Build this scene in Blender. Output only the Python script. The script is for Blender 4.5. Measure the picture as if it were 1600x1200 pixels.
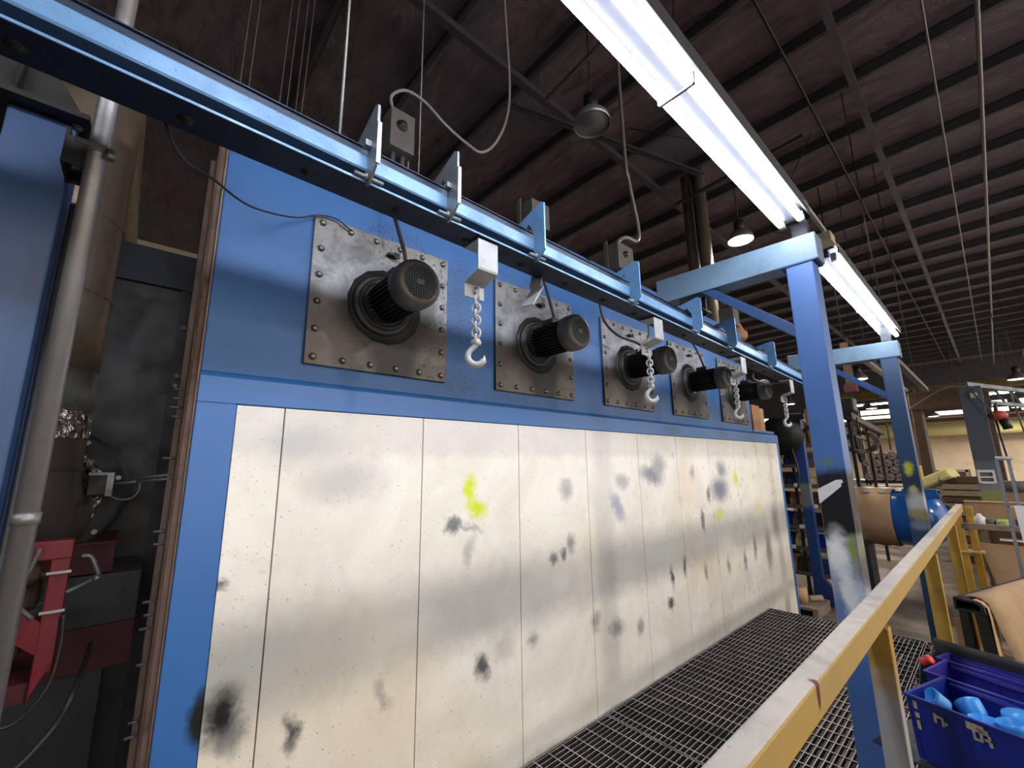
import bpy, math, random
from mathutils import Vector, Matrix
random.seed(7)
for o in list(bpy.data.objects): bpy.data.objects.remove(o)
SC = bpy.context.scene
COL = SC.collection
H = 1.9            # eye height above the shop floor; builders use z measured from eye level

# ---------------------------------------------------------------- camera
cam_d = bpy.data.cameras.new('camera'); cam = bpy.data.objects.new('camera', cam_d); COL.objects.link(cam)
Rr = ((0.75037989, 0.11650635, 0.65065835), (-0.66088861, 0.15085092, 0.73516682), (-0.01250081, -0.98166709, 0.19019322))
m = Matrix(((Rr[0][0], -Rr[0][1], -Rr[0][2], 0), (Rr[1][0], -Rr[1][1], -Rr[1][2], 0), (Rr[2][0], -Rr[2][1], -Rr[2][2], H), (0, 0, 0, 1)))
cam.matrix_world = m
cam_d.sensor_width = 36; cam_d.lens = 659 / 1600 * 36; cam_d.clip_start = .05; cam_d.clip_end = 200
SC.camera = cam
SC.view_settings.view_transform = 'Standard'; SC.view_settings.look = 'None'
SC.view_settings.gamma = 1; SC.view_settings.use_curve_mapping = False
SC.view_settings.exposure = 1.75
# ---------------------------------------------------------------- world (ambient fill added to lift the dark areas; one side wall left off)
w = bpy.data.worlds.new('world'); SC.world = w; w.use_nodes = True
w.node_tree.nodes['Background'].inputs[0].default_value = (1, .94, .88, 1)
w.node_tree.nodes['Background'].inputs[1].default_value = 0.76

def point_lamp(name, loc, power, color, radius=.3, spot=None):
    d = bpy.data.lights.new(name, 'SPOT' if spot else 'POINT'); d.energy = power; d.color = color; d.shadow_soft_size = radius
    if spot: d.spot_size = spot; d.spot_blend = .6
    o = bpy.data.objects.new(name, d); COL.objects.link(o); o.location = (loc[0], loc[1], loc[2] + H); return o
TUBE_E = 13.5
HIGHBAYS = [(9.85, 3.15, 5.0), (4.56, 3.27, 5.0), (30, 3.5, 3.1), (25, -.95, 3.0), (33, 4.6, 3.1), (38, -1.2, 2.95), (16, -7, 5.0), (5, -8, 5.0), (20, 3.0, 3.0), (36, 2.2, 2.6), (30, 8, 3.5)]
for i, p in enumerate(HIGHBAYS):
    if i != 1: point_lamp('high_bay_light', (p[0], p[1], p[2] - .25), 260 if i not in (6, 7) else 420, (1, .90, .78), .25, 2.9)

# ---------------------------------------------------------------- materials
def lin(h):
    h = h.lstrip('#'); c = [int(h[i:i + 2], 16) / 255 for i in (0, 2, 4)]
    return tuple(x / 12.92 if x <= .04045 else ((x + .055) / 1.055) ** 2.4 for x in c) + (1,)
class NT:
    def __init__(s, name):
        s.m = bpy.data.materials.new(name); s.m.use_nodes = True; s.t = s.m.node_tree; s.n = s.t.nodes; s.l = s.t.links
        s.b = s.n['Principled BSDF']
    def new(s, typ, **k):
        n = s.n.new(typ)
        for a, v in k.items():
            if a.startswith('i_'): n.inputs[a[2:].replace('_', ' ')].default_value = v
            else: setattr(n, a, v)
        return n
    def link(s, a, b): s.l.new(a, b)
    def mix(s, fac, a, b, mode='MIX'):
        n = s.n.new('ShaderNodeMix'); n.data_type = 'RGBA'; n.blend_type = mode
        for sock, v in ((n.inputs[0], fac), (n.inputs[6], a), (n.inputs[7], b)):
            if isinstance(v, bpy.types.NodeSocket): s.l.new(v, sock)
            else: sock.default_value = v
        return n.outputs[2]
    def math(s, op, a, b=0., c=None):
        n = s.n.new('ShaderNodeMath'); n.operation = op
        for sock, v in zip(n.inputs, (a, b, c)):
            if v is None: continue
            if isinstance(v, bpy.types.NodeSocket): s.l.new(v, sock)
            else: sock.default_value = v
        return n.outputs[0]
    def ramp(s, v, lo, hi, a=0., b=1.):
        n = s.n.new('ShaderNodeMapRange'); s.l.new(v, n.inputs[0])
        for i, x in enumerate((lo, hi, a, b)): n.inputs[i + 1].default_value = x
        n.interpolation_type = 'SMOOTHSTEP'; return n.outputs[0]
    def noise(s, scale, detail=4, rough=.6, vec=None, dist=0):
        n = s.n.new('ShaderNodeTexNoise'); n.inputs['Scale'].default_value = scale; n.inputs['Detail'].default_value = detail
        n.inputs['Roughness'].default_value = rough; n.inputs['Distortion'].default_value = dist
        if vec: s.l.new(vec, n.inputs['Vector'])
        return n
    def pos(s):
        return s.new('ShaderNodeNewGeometry').outputs['Position']
    def objc(s):
        return s.new('ShaderNodeTexCoord').outputs['Object']
    def scaled(s, vec, sc):
        n = s.n.new('ShaderNodeMapping'); n.inputs['Scale'].default_value = sc; s.l.new(vec, n.inputs['Vector']); return n.outputs[0]
    def blob(s, vec, loc, size, rot=(0, 0, 0), soft=.0):
        n = s.n.new('ShaderNodeMapping'); n.vector_type = 'TEXTURE'
        n.inputs['Location'].default_value = loc; n.inputs['Rotation'].default_value = rot; n.inputs['Scale'].default_value = size
        s.l.new(vec, n.inputs['Vector'])
        g = s.n.new('ShaderNodeTexGradient'); g.gradient_type = 'SPHERICAL'; s.l.new(n.outputs[0], g.inputs[0])
        return g.outputs['Fac']
    def distorted(s, vec, scale, amt):
        n = s.noise(scale, 3, .6, vec)
        a = s.new('ShaderNodeVectorMath', operation='SUBTRACT'); s.l.new(n.outputs['Color'], a.inputs[0]); a.inputs[1].default_value = (.5, .5, .5)
        b = s.new('ShaderNodeVectorMath', operation='SCALE'); s.l.new(a.outputs[0], b.inputs[0]); b.inputs['Scale'].default_value = amt
        c = s.new('ShaderNodeVectorMath', operation='ADD'); s.l.new(vec, c.inputs[0]); s.l.new(b.outputs[0], c.inputs[1])
        return c.outputs[0]
    def bump(s, h, strength=.2, dist=.01):
        n = s.n.new('ShaderNodeBump'); n.inputs['Strength'].default_value = strength; n.inputs['Distance'].default_value = dist
        s.l.new(h, n.inputs['Height']); s.l.new(n.outputs[0], s.b.inputs['Normal'])
    def out(s, col, rough=.5, metal=0., spec=None):
        if isinstance(col, bpy.types.NodeSocket): s.l.new(col, s.b.inputs['Base Color'])
        else: s.b.inputs['Base Color'].default_value = col
        if isinstance(rough, bpy.types.NodeSocket): s.l.new(rough, s.b.inputs['Roughness'])
        else: s.b.inputs['Roughness'].default_value = rough
        s.b.inputs['Metallic'].default_value = metal
        if spec is not None: s.b.inputs['Specular IOR Level'].default_value = spec
        return s.m
def surf(name, col, dirt='#1a1614', rough=.5, metal=0., amt=.35, scale=4., speck=0., bump=.12, streak=(1, 1, 1)):
    t = NT(name); p = t.pos(); sp = t.scaled(p, streak)
    n1 = t.noise(scale, 6, .65, sp, .4); f = t.ramp(n1.outputs['Fac'], .42, .78, 0, amt)
    c = t.mix(f, lin(col), lin(dirt))
    n2 = t.noise(scale * 9, 4, .7, sp); c = t.mix(t.ramp(n2.outputs['Fac'], .5, .8, 0, amt * .6), c, lin(dirt))
    if speck:
        n3 = t.noise(95, 2, .5, p); c = t.mix(t.ramp(n3.outputs['Fac'], .66, .72, 0, speck), c, lin('#0c0a0a'))
    t.bump(n2.outputs['Fac'], bump, .004)
    r = t.ramp(n1.outputs['Fac'], .3, .8, rough - .08, min(1, rough + .18))
    return t.out(c, r, metal)
def glow(name, col, e):
    t = NT(name); t.b.inputs['Base Color'].default_value = (.8, .8, .8, 1)
    t.b.inputs['Emission Color'].default_value = lin(col); t.b.inputs['Emission Strength'].default_value = e; return t.m
M = {}
M['oven_blue'] = surf('oven_blue', '#34639b', '#22303f', .42, 0, .42, 1.6, .12, .06, (1, 1, .6))
M['rail_blue'] = surf('rail_blue', '#5f86ab', '#3a5068', .40, .1, .45, 7, .5, .1)
M['rail_dark'] = surf('rail_dark', '#12233a', '#0a0d12', .55, .1, .4, 5)  # rail paint darkened to put in the shade behind and under the tube
M['beam_grey_blue'] = surf('beam_grey_blue', '#71899b', '#3c4a55', .5, 0, .4, 3, .05)
M['galv'] = surf('galv', '#85888a', '#4e4a45', .42, .55, .4, 12, .2)
M['white_steel'] = surf('white_steel', '#9b9d9b', '#6b6b68', .45, .1, .35, 25, .1)
M['chain_white'] = surf('chain_white', '#a9aaa8', '#77726a', .45, .1, .3, 60, 0)
M['black_metal'] = surf('black_metal', '#191817', '#3c352f', .5, .1, .4, 10)
M['cover_brown'] = surf('cover_brown', '#5c5550', '#25211f', .5, .1, .5, 14)
M['bolt'] = surf('bolt', '#6d6a66', '#1c1917', .35, .7, .4, 80)
M['void_black'] = surf('void_black', '#050505', '#0a0a0a', .8)
M['cable'] = surf('cable', '#232323', '#454341', .5, 0, .3, 30)
M['cable_grey'] = surf('cable_grey', '#7d7b7a', '#454341', .5, 0, .3, 30)
M['duct'] = surf('duct', '#948676', '#3a2e26', .38, .6, .55, 2.2, .1, .15)
M['duct_dark'] = surf('duct_dark', '#45423e', '#35302b', .6, .2, .4, 3)
M['grating'] = surf('grating', '#8b8986', '#3b3632', .5, .4, .4, 6)
M['cap_blue'] = surf('cap_blue', '#3f9ff0', '#2a70c0', .35, 0, .2, 12)
M['bin_blue'] = surf('bin_blue', '#142a8c', '#0c1238', .38, 0, .5, 9, .03)
M['bin_violet'] = surf('bin_violet', '#332f96', '#15143c', .4, 0, .5, 9)
M['tape_white'] = surf('tape_white', '#e8e6e4', '#b5b3b0', .6, 0, .2, 20)
M['label_tan'] = surf('label_tan', '#b3a68a', '#3c3a4a', .7, 0, .5, 60)
M['red'] = surf('red', '#6e1420', '#3a0f12', .5, 0, .5, 6)
M['red_dark'] = surf('red_dark', '#4a1018', '#1d1012', .6, 0, .6, 6)
M['red_plastic'] = surf('red_plastic', '#e04040', '#a02020', .4, 0, .2, 20)
M['brown_side'] = surf('brown_side', '#8c7466', '#2e2420', .7, 0, .6, 9)
M['dark_steel'] = surf('dark_steel', '#3b3c40', '#181614', .5, .3, .4, 6)
M['casing_grey'] = surf('casing_grey', '#4a4c4e', '#242220', .5, .2, .5, 5, .1)
M['machine_grey'] = surf('machine_grey', '#2b2d30', '#141414', .6, 0, .4, 5)
M['mid_grey'] = surf('mid_grey', '#5d6468', '#2b2c2e', .55, .1, .4, 4)
M['kraft'] = surf('kraft', '#a98a68', '#836649', .8, 0, .35, 5, 0, .6)
M['kraft_light'] = surf('kraft_light', '#d0a980', '#8c6844', .75, 0, .3, 5)
M['cardboard'] = surf('cardboard', '#a5754e', '#5a3c28', .8, 0, .35, 8)
M['wood'] = surf('wood', '#8a7a68', '#3a2e26', .8, 0, .5, 3, 0, .3, (1, 8, 8))
M['tank_blue'] = surf('tank_blue', '#1763b4', '#0c2c58', .22, 0, .3, 3)
M['insul_yellow'] = surf('insul_yellow', '#cfc98c', '#8c8552', .8, 0, .3, 8)
M['pipe_grey'] = surf('pipe_grey', '#8a8784', '#4a4642', .4, .6, .3, 6)
M['lamp_grey'] = surf('lamp_grey', '#3c3c40', '#222222', .5, 0, .3, 6)
M['box_grey'] = surf('box_grey', '#5f5a56', '#2c2826', .55, .1, .4, 10)
M['navy_dark'] = surf('navy_dark', '#16283c', '#0b0f16', .5, 0, .4, 4)
M['navy'] = surf('navy', '#1e3f74', '#10182a', .5, 0, .4, 4)
M['yellow_steel'] = surf('yellow_steel', '#c79a3a', '#5b4324', .6, 0, .5, 5)
M['olive'] = surf('olive', '#6a5a34', '#2a2418', .8, 0, .5, 4)
M['rust'] = surf('rust', '#4c392d', '#2a1c16', .8, 0, .5, 6)
M['beige_panel'] = surf('beige_panel', '#b8a78f', '#6f6252', .8, 0, .35, .7)
M['hoist_red'] = surf('hoist_red', '#b5463c', '#50201c', .5, 0, .3, 20)
M['green_label'] = surf('green_label', '#a8b86a', '#5c6a38', .6, 0, .3, 40)
M['cyl_end'] = surf('cyl_end', '#77706c', '#2a2624', .5, .3, .5, 20)
M['alu'] = surf('alu', '#aeb0b4', '#6a6c70', .35, .7, .3, 10)
M['purlin'] = surf('purlin', '#4a474c', '#1e1b1e', .5, .3, .4, 2)
M['seam_rust'] = surf('seam_rust', '#4a3018', '#120c08', .9, 0, .5, 20)
M['skyglow'] = glow('window_daylight', '#fff4d8', .9)
M['tube_glow'] = glow('tube_glow', '#e6eeff', TUBE_E)
M['bay_glow'] = glow('bay_glow', '#fff6ea', 9)
def foil():
    t = NT('foil'); p = t.pos(); v = t.new('ShaderNodeTexVoronoi'); v.inputs['Scale'].default_value = 26; t.link(p, v.inputs['Vector'])
    n = t.noise(18, 4, .7, p); t.bump(t.math('ADD', v.outputs['Distance'], n.outputs['Fac']), 1, .03)
    c = t.mix(t.ramp(n.outputs['Fac'], .6, .68, 0, .7), lin('#c9c9cc'), lin('#8f4a58')); return t.out(c, .2, .95)
M['foil'] = foil()
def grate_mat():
    # tops of the bars are worn bright, their sides are dark
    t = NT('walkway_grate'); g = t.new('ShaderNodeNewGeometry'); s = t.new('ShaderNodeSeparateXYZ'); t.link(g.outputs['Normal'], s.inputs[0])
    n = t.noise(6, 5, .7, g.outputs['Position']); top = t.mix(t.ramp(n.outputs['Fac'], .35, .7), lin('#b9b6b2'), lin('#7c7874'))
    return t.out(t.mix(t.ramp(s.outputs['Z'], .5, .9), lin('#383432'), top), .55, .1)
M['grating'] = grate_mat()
def floor_mat():
    t = NT('concrete_floor'); p = t.pos(); n = t.noise(.9, 8, .7, p, .6); n2 = t.noise(14, 5, .7, p)
    c = t.mix(t.ramp(n.outputs['Fac'], .35, .7), lin('#5e5148'), lin('#8b7d70'))
    c = t.mix(t.ramp(n2.outputs['Fac'], .5, .8, 0, .5), c, lin('#3a322c')); t.bump(n2.outputs['Fac'], .2, .01)
    return t.out(c, .6)
M['floor'] = floor_mat()
def ceil_mat():
    t = NT('roof_insulation'); p = t.pos(); q = t.scaled(p, (1.1, .35, 1))
    n = t.noise(2.2, 7, .7, q, 1.5); n2 = t.noise(.22, 3, .5, p)
    c = t.mix(t.ramp(n.outputs['Fac'], .35, .75), lin('#7d6c70'), lin('#483d40'))
    c = t.mix(t.ramp(n2.outputs['Fac'], .4, .65, 0, .5), c, lin('#626876')); t.bump(n.outputs['Fac'], .9, .15)
    return t.out(c, .65)
M['ceiling'] = ceil_mat()
def rail_paint():
    # hand rail: yellow paint, worn, with a pale beige-grey upward face
    t = NT('worn_yellow_rail'); g = t.new('ShaderNodeNewGeometry'); p = g.outputs['Position']
    s = t.new('ShaderNodeSeparateXYZ'); t.link(g.outputs['Normal'], s.inputs[0])
    n = t.noise(7, 6, .7, p, .5); n2 = t.noise(60, 4, .7, p)
    y = t.mix(t.ramp(n.outputs['Fac'], .4, .75, 0, .55), lin('#b3924e'), lin('#9a8660'))
    y = t.mix(t.ramp(n2.outputs['Fac'], .58, .75, 0, .4), y, lin('#7a6030'))
    top = t.mix(t.ramp(n.outputs['Fac'], .4, .7), lin('#bdb3a5'), lin('#a2978a'))
    top = t.mix(t.ramp(n2.outputs['Fac'], .58, .72, 0, .55), top, lin('#85796a'))
    c = t.mix(t.ramp(s.outputs['Z'], .45, .85), y, top)
    b = t.blob(p, (1.17, .335, H - .49), (.018, .03, .05)); c = t.mix(t.ramp(b, .2, .5, 0, 1), c, lin('#5a1f12'))
    t.bump(n2.outputs['Fac'], .15, .003); return t.out(c, .6)
M['rail_yellow'] = rail_paint()
def post_paint():
    t = NT('worn_yellow_post'); p = t.pos(); s = t.new('ShaderNodeSeparateXYZ'); t.link(p, s.inputs[0])
    n = t.noise(8, 6, .7, p, .5)
    c = t.mix(t.ramp(n.outputs['Fac'], .4, .75, 0, .5), lin('#b8923a'), lin('#6e5226'))
    a = t.math('ADD', s.outputs['Z'], t.math('MULTIPLY', t.math('SUBTRACT', n.outputs['Fac'], .5), .25))
    z = t.ramp(a, H - .80, H - .62, 1, 0); nearx = t.ramp(s.outputs['X'], 2.2, 2.6, 1, 0)
    c = t.mix(t.math('MULTIPLY', z, nearx), c, lin('#a8a5a4')); return t.out(c, .5)
M['post_yellow'] = post_paint()
# the white oven panels: every smudge and overspray patch has its own place (x, z from eye level, half-width, half-height, tilt, colour, strength)
STAINS = [(.315, -.83, .07, .14, 0, '#121212', 1.), (.36, -.90, .06, .10, .4, '#6a6a6a', .7), (1.375, -.12, .045, .14, .1, '#d2e000', 1.), (1.42, -.235, .08, .09, .3, '#d2e000', 1.), (1.26, -.29, .05, .06, .2, '#5c5f66', .9), (1.33, -.31, .14, .03, .5, '#7a7d80', .6),
 (1.37, -.45, .04, .12, 0, '#9a9a98', .6), (.56, -.97, .035, .09, -.2, '#44464a', .95), (.92, -.95, .03, .1, -.3, '#6b6b6c', .5), (1.45, -1.0, .05, .1, -.25, '#4a4a4c', .95),
 (1.83, -.97, .05, .06, 0, '#6a6a6b', .7), (2.0, -.56, .045, .05, 0, '#55565a', .85), (2.1, -.55, .04, .05, .3, '#55565a', .85), (2.18, -.5, .05, .09, 0, '#6a6a6d', .7), (2.14, -.15, .08, .11, 0, '#7c7f85', .6),
 (2.7, -.30, .07, .2, -.5, '#8a90a8', .75), (2.78, -.12, .1, .1, .2, '#7f8594', .6), (3.20, -.10, .2, .1, .2, '#6d7589', .85), (3.32, -.02, .13, .14, 0, '#7c8290', .7), (3.9, -.08, .05, .1, 0, '#80858c', .6),
 (3.4, -.90, .035, .12, 0, '#3f4042', .9), (3.62, -.86, .035, .12, 0, '#3f4042', .9), (3.36, -1.1, .06, .07, 0, '#404144', .95), (4.02, -.52, .04, .16, 0, '#48484a', .85), (4.2, -.3, .05, .12, 0, '#4a4a4c', .8),
 (4.46, -.26, .24, .17, 0, '#636b80', .9), (4.55, -.06, .13, .12, 0, '#707788', .8), (4.40, -.50, .14, .08, 0, '#c9cf5a', .8), (4.88, -.16, .07, .13, 0, '#cdd83c', .9), (5.4, -.5, .12, .14, 0, '#d8cf6a', .5),
 (4.0, -.95, .04, .12, 0, '#5a5a5c', .7), (4.5, -.98, .05, .13, 0, '#5f5f60', .7), (4.9, -1.0, .05, .14, 0, '#5f5f60', .7), (5.2, -.9, .06, .2, 0, '#5d5b58', .7), (5.6, -1.0, .12, .3, 0, '#56524e', .7), (5.9, -.7, .12, .3, 0, '#6c6861', .6),
 (2.62, -1.10, .1, .08, 0, '#85847f', .8), (2.9, -1.15, .06, .08, .4, '#6c6b68', .7), (2.4, -1.02, .06, .1, 0, '#7c7b78', .7), (.70, -.05, .2, .16, 0, '#a2a6a6', .55), (.5, .1, .2, .12, 0, '#b0b4b4', .5), (1.6, -.95, .1, .1, 0, '#8a8a88', .4),
 (.28, -.40, .03, .03, .6, '#3a3632', .8), (1.9, -1.6, .4, .1, 0, '#8d8b85', .5)]
def panel_mat():
    t = NT('white_oven_panel'); p = t.pos(); d = t.distorted(p, 13, .09); s = t.new('ShaderNodeSeparateXYZ'); t.link(d, s.inputs[0])
    n = t.noise(2.1, 6, .65, p, .6); n2 = t.noise(22, 5, .75, p, 1.5)
    c = t.mix(t.ramp(n.outputs['Fac'], .35, .7), lin('#f2ece0'), lin('#e2dccf'))
    n4 = t.noise(.9, 3, .5, p); c = t.mix(t.ramp(n4.outputs['Fac'], .45, .7, 0, .5), c, lin('#dcc39a'))
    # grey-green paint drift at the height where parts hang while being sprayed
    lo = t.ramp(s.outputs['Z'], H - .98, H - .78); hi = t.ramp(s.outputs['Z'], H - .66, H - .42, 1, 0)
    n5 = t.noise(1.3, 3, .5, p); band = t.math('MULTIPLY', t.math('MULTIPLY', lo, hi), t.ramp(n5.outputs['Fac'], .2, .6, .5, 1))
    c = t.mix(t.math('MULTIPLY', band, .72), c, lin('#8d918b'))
    top = t.ramp(s.outputs['Z'], H + .02, H + .10, 0, .30); c = t.mix(top, c, lin('#a4a8a6'))  # panels a little greyer towards the top edge
    dd = t.distorted(t.distorted(p, 5, .10), 26, .07)
    for (x, z, rx, rz, a, col, st) in STAINS:
        b = t.blob(dd, (x, 1.9, z + H), (rx * 1.3, 3., rz * 1.0), (0, a, 0))
        c = t.mix(t.ramp(b, .0, .85, 0, st), c, lin(col))
    c = t.mix(t.ramp(n2.outputs['Fac'], .62, .74, 0, .4), c, lin('#5f5a50'))
    q = t.scaled(p, (1, 1, .35)); n6 = t.noise(34, 3, .6, q, .6); far = t.ramp(s.outputs['X'], 1.5, 6, .0, .55)
    c = t.mix(t.math('MULTIPLY', t.ramp(n6.outputs['Fac'], .6, .7), far), c, lin('#68635b'))
    n7 = t.noise(120, 2, .5, p); c = t.mix(t.ramp(n7.outputs['Fac'], .70, .74, 0, .8), c, lin('#2b2520'))
    t.bump(n.outputs['Fac'], .15, .02); return t.out(c, .42)
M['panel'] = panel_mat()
def soot_blue():
    t = NT('blue_sheet_sooty'); p = t.pos(); d = t.distorted(p, 20, .06)
    n = t.noise(1.8, 6, .65, p, .4); c = t.mix(t.ramp(n.outputs['Fac'], .45, .75, 0, .3), lin('#34639b'), lin('#22303f'))
    n3 = t.noise(70, 2, .5, p)
    for (x, z, rx, rz, st) in [(1.30, .90, .14, .42, .7), (1.32, .45, .18, .12, .6), (.9, 1.2, .3, .07, .5), (1.9, 1.2, .4, .06, .4), (2.4, .9, .14, .4, .7), (3.5, .9, .12, .4, .6), (4.6, .9, .12, .4, .6), (1.9, .41, .6, .05, .6), (3.0, .41, .6, .05, .6)]:
        b = t.blob(d, (x, 1.9, z + H), (rx, 3, rz)); s2 = t.math('MULTIPLY', t.ramp(b, 0, .5, 0, 1), t.ramp(n3.outputs['Fac'], .52, .66))
        c = t.mix(t.math('MULTIPLY', s2, st * .8), c, lin('#11151b')); c = t.mix(t.ramp(b, .1, .9, 0, st * .45), c, lin('#39444c'))
    return t.out(c, .45, 0, .35)
M['oven_upper'] = soot_blue()
def frame_blue():
    t = NT('blue_frame_sheet'); p = t.pos(); d = t.distorted(p, 14, .05); n = t.noise(1.6, 6, .65, p)
    c = t.mix(t.ramp(n.outputs['Fac'], .45, .8, 0, .3), lin('#3468a6'), lin('#264058'))
    c = t.mix(t.ramp(t.blob(d, (.275, 1.9, H - .82), (.06, 3, .13)), .1, .6, 0, 1), c, lin('#101215'))
    for x, z, r in ((3.6, .3, .25), (4.7, .3, .3), (5.5, .3, .4)):
        c = t.mix(t.ramp(t.blob(d, (x, 1.9, H + z), (r, 3, .08)), .1, .8, 0, .5), c, lin('#2a3f55'))
    return t.out(c, .38)
M['oven_frame'] = frame_blue()
def plate_mat():
    t = NT('sooty_mounting_plate'); o = t.objc(); d = t.distorted(o, 12, .05)
    n = t.noise(6, 6, .7, o, .5); c = t.mix(t.ramp(n.outputs['Fac'], .35, .7), lin('#868685'), lin('#514d4a'))
    s = t.new('ShaderNodeSeparateXYZ'); t.link(d, s.inputs[0])
    c = t.mix(t.ramp(s.outputs['Z'], -.14, .0, .75, 0), c, lin('#43352d'))
    c = t.mix(t.ramp(t.blob(d, (0.03, 0, -.05), (.34, 2, .31)), .0, .6, 0, .95), c, lin('#1d1917'))
    c = t.mix(t.ramp(t.blob(d, (0.06, 0, -.25), (.16, 2, .26)), .0, .5, 0, .95), c, lin('#0e0c0b'))
    n3 = t.noise(55, 3, .6, o); xr = t.ramp(s.outputs['X'], -.3, .3, .1, 1)
    c = t.mix(t.math('MULTIPLY', t.ramp(n3.outputs['Fac'], .56, .64), xr), c, lin('#211d1b'))
    n4 = t.noise(3, 3, .6, o); t.bump(n4.outputs['Fac'], .2, .02)
    return t.out(c, .42, .35)
M['plate'] = plate_mat()
def column_mat(name, base, zones, blobs, rough=.4):
    t = NT(name); p = t.pos(); d = t.distorted(p, 9, .10); s = t.new('ShaderNodeSeparateXYZ'); t.link(d, s.inputs[0])
    n = t.noise(3, 6, .6, p); c = t.mix(t.ramp(n.outputs['Fac'], .45, .8, 0, .25), lin(base), lin('#2b4170'))
    z = s.outputs['Z']
    for z0, z1, soft, col, st in zones:      # band of overspray between z0 (low) and z1 (high)
        f = t.math('MULTIPLY', t.ramp(z, H + z0 - soft, H + z0 + soft), t.ramp(z, H + z1 - soft, H + z1 + soft, st, 0))
        c = t.mix(f, c, lin(col))
    for loc, size, col, st in blobs:
        c = t.mix(t.ramp(t.blob(d, (loc[0], loc[1], H + loc[2]), size), .05, .7, 0, st), c, lin(col))
    t.bump(t.noise(40, 4, .6, p).outputs['Fac'], .12, .004)
    return t.out(c, rough)
M['col1'] = column_mat('blue_column_sprayed', '#4a71ae', [(-.40, -.05, .03, '#16171a', 1.), (-.70, -.40, .05, '#a9adb2', .8), (-.95, -.66, .08, '#6f86ad', .7)],
    [((2.8, .62, -.01), (.4, .06, .035), '#5a7a5a', .6), ((2.8, .55, -.44), (.4, .05, .10), '#8a9a3c', .9), ((2.8, .64, -.5), (.4, .04, .06), '#a9b24c', .8), ((2.8, .63, -.46), (.4, .075, .16), '#f4f6f4', 1.), ((2.8, .60, -.66), (.4, .045, .26), '#eef2f4', .9), ((2.8, .56, -.68), (.4, .06, .14), '#d8dfe8', .7), ((2.85, .52, -.5), (.5, .03, .3), '#808084', .8)])
M['col2'] = column_mat('dark_blue_column_sprayed', '#2a4464', [(-.42, -.1, .06, '#1c2c34', .7)],
    [((5.8, .615, -.07), (.4, .05, .10), '#b7bb33', 1.), ((5.8, .6, -.28), (.4, .06, .06), '#b5ab5c', .9), ((5.8, .58, -.40), (.4, .13, .16), '#b4b4b8', 1.), ((5.8, .6, -.52), (.4, .12, .09), '#9a9660', .9), ((5.8, .60, -.62), (.4, .10, .07), '#8a93a4', .7)])
M['col0'] = column_mat('blue_column_plain', '#2f4c74', [], [])
M['jib'] = column_mat('grey_column_sprayed', '#4c5560', [(-.6, -.30, .03, '#8d8f8c', .8), (-.6, -.42, .03, '#9aa24c', .7), (-.28, -.02, .05, '#70767a', .6)], [], .5)

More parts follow.
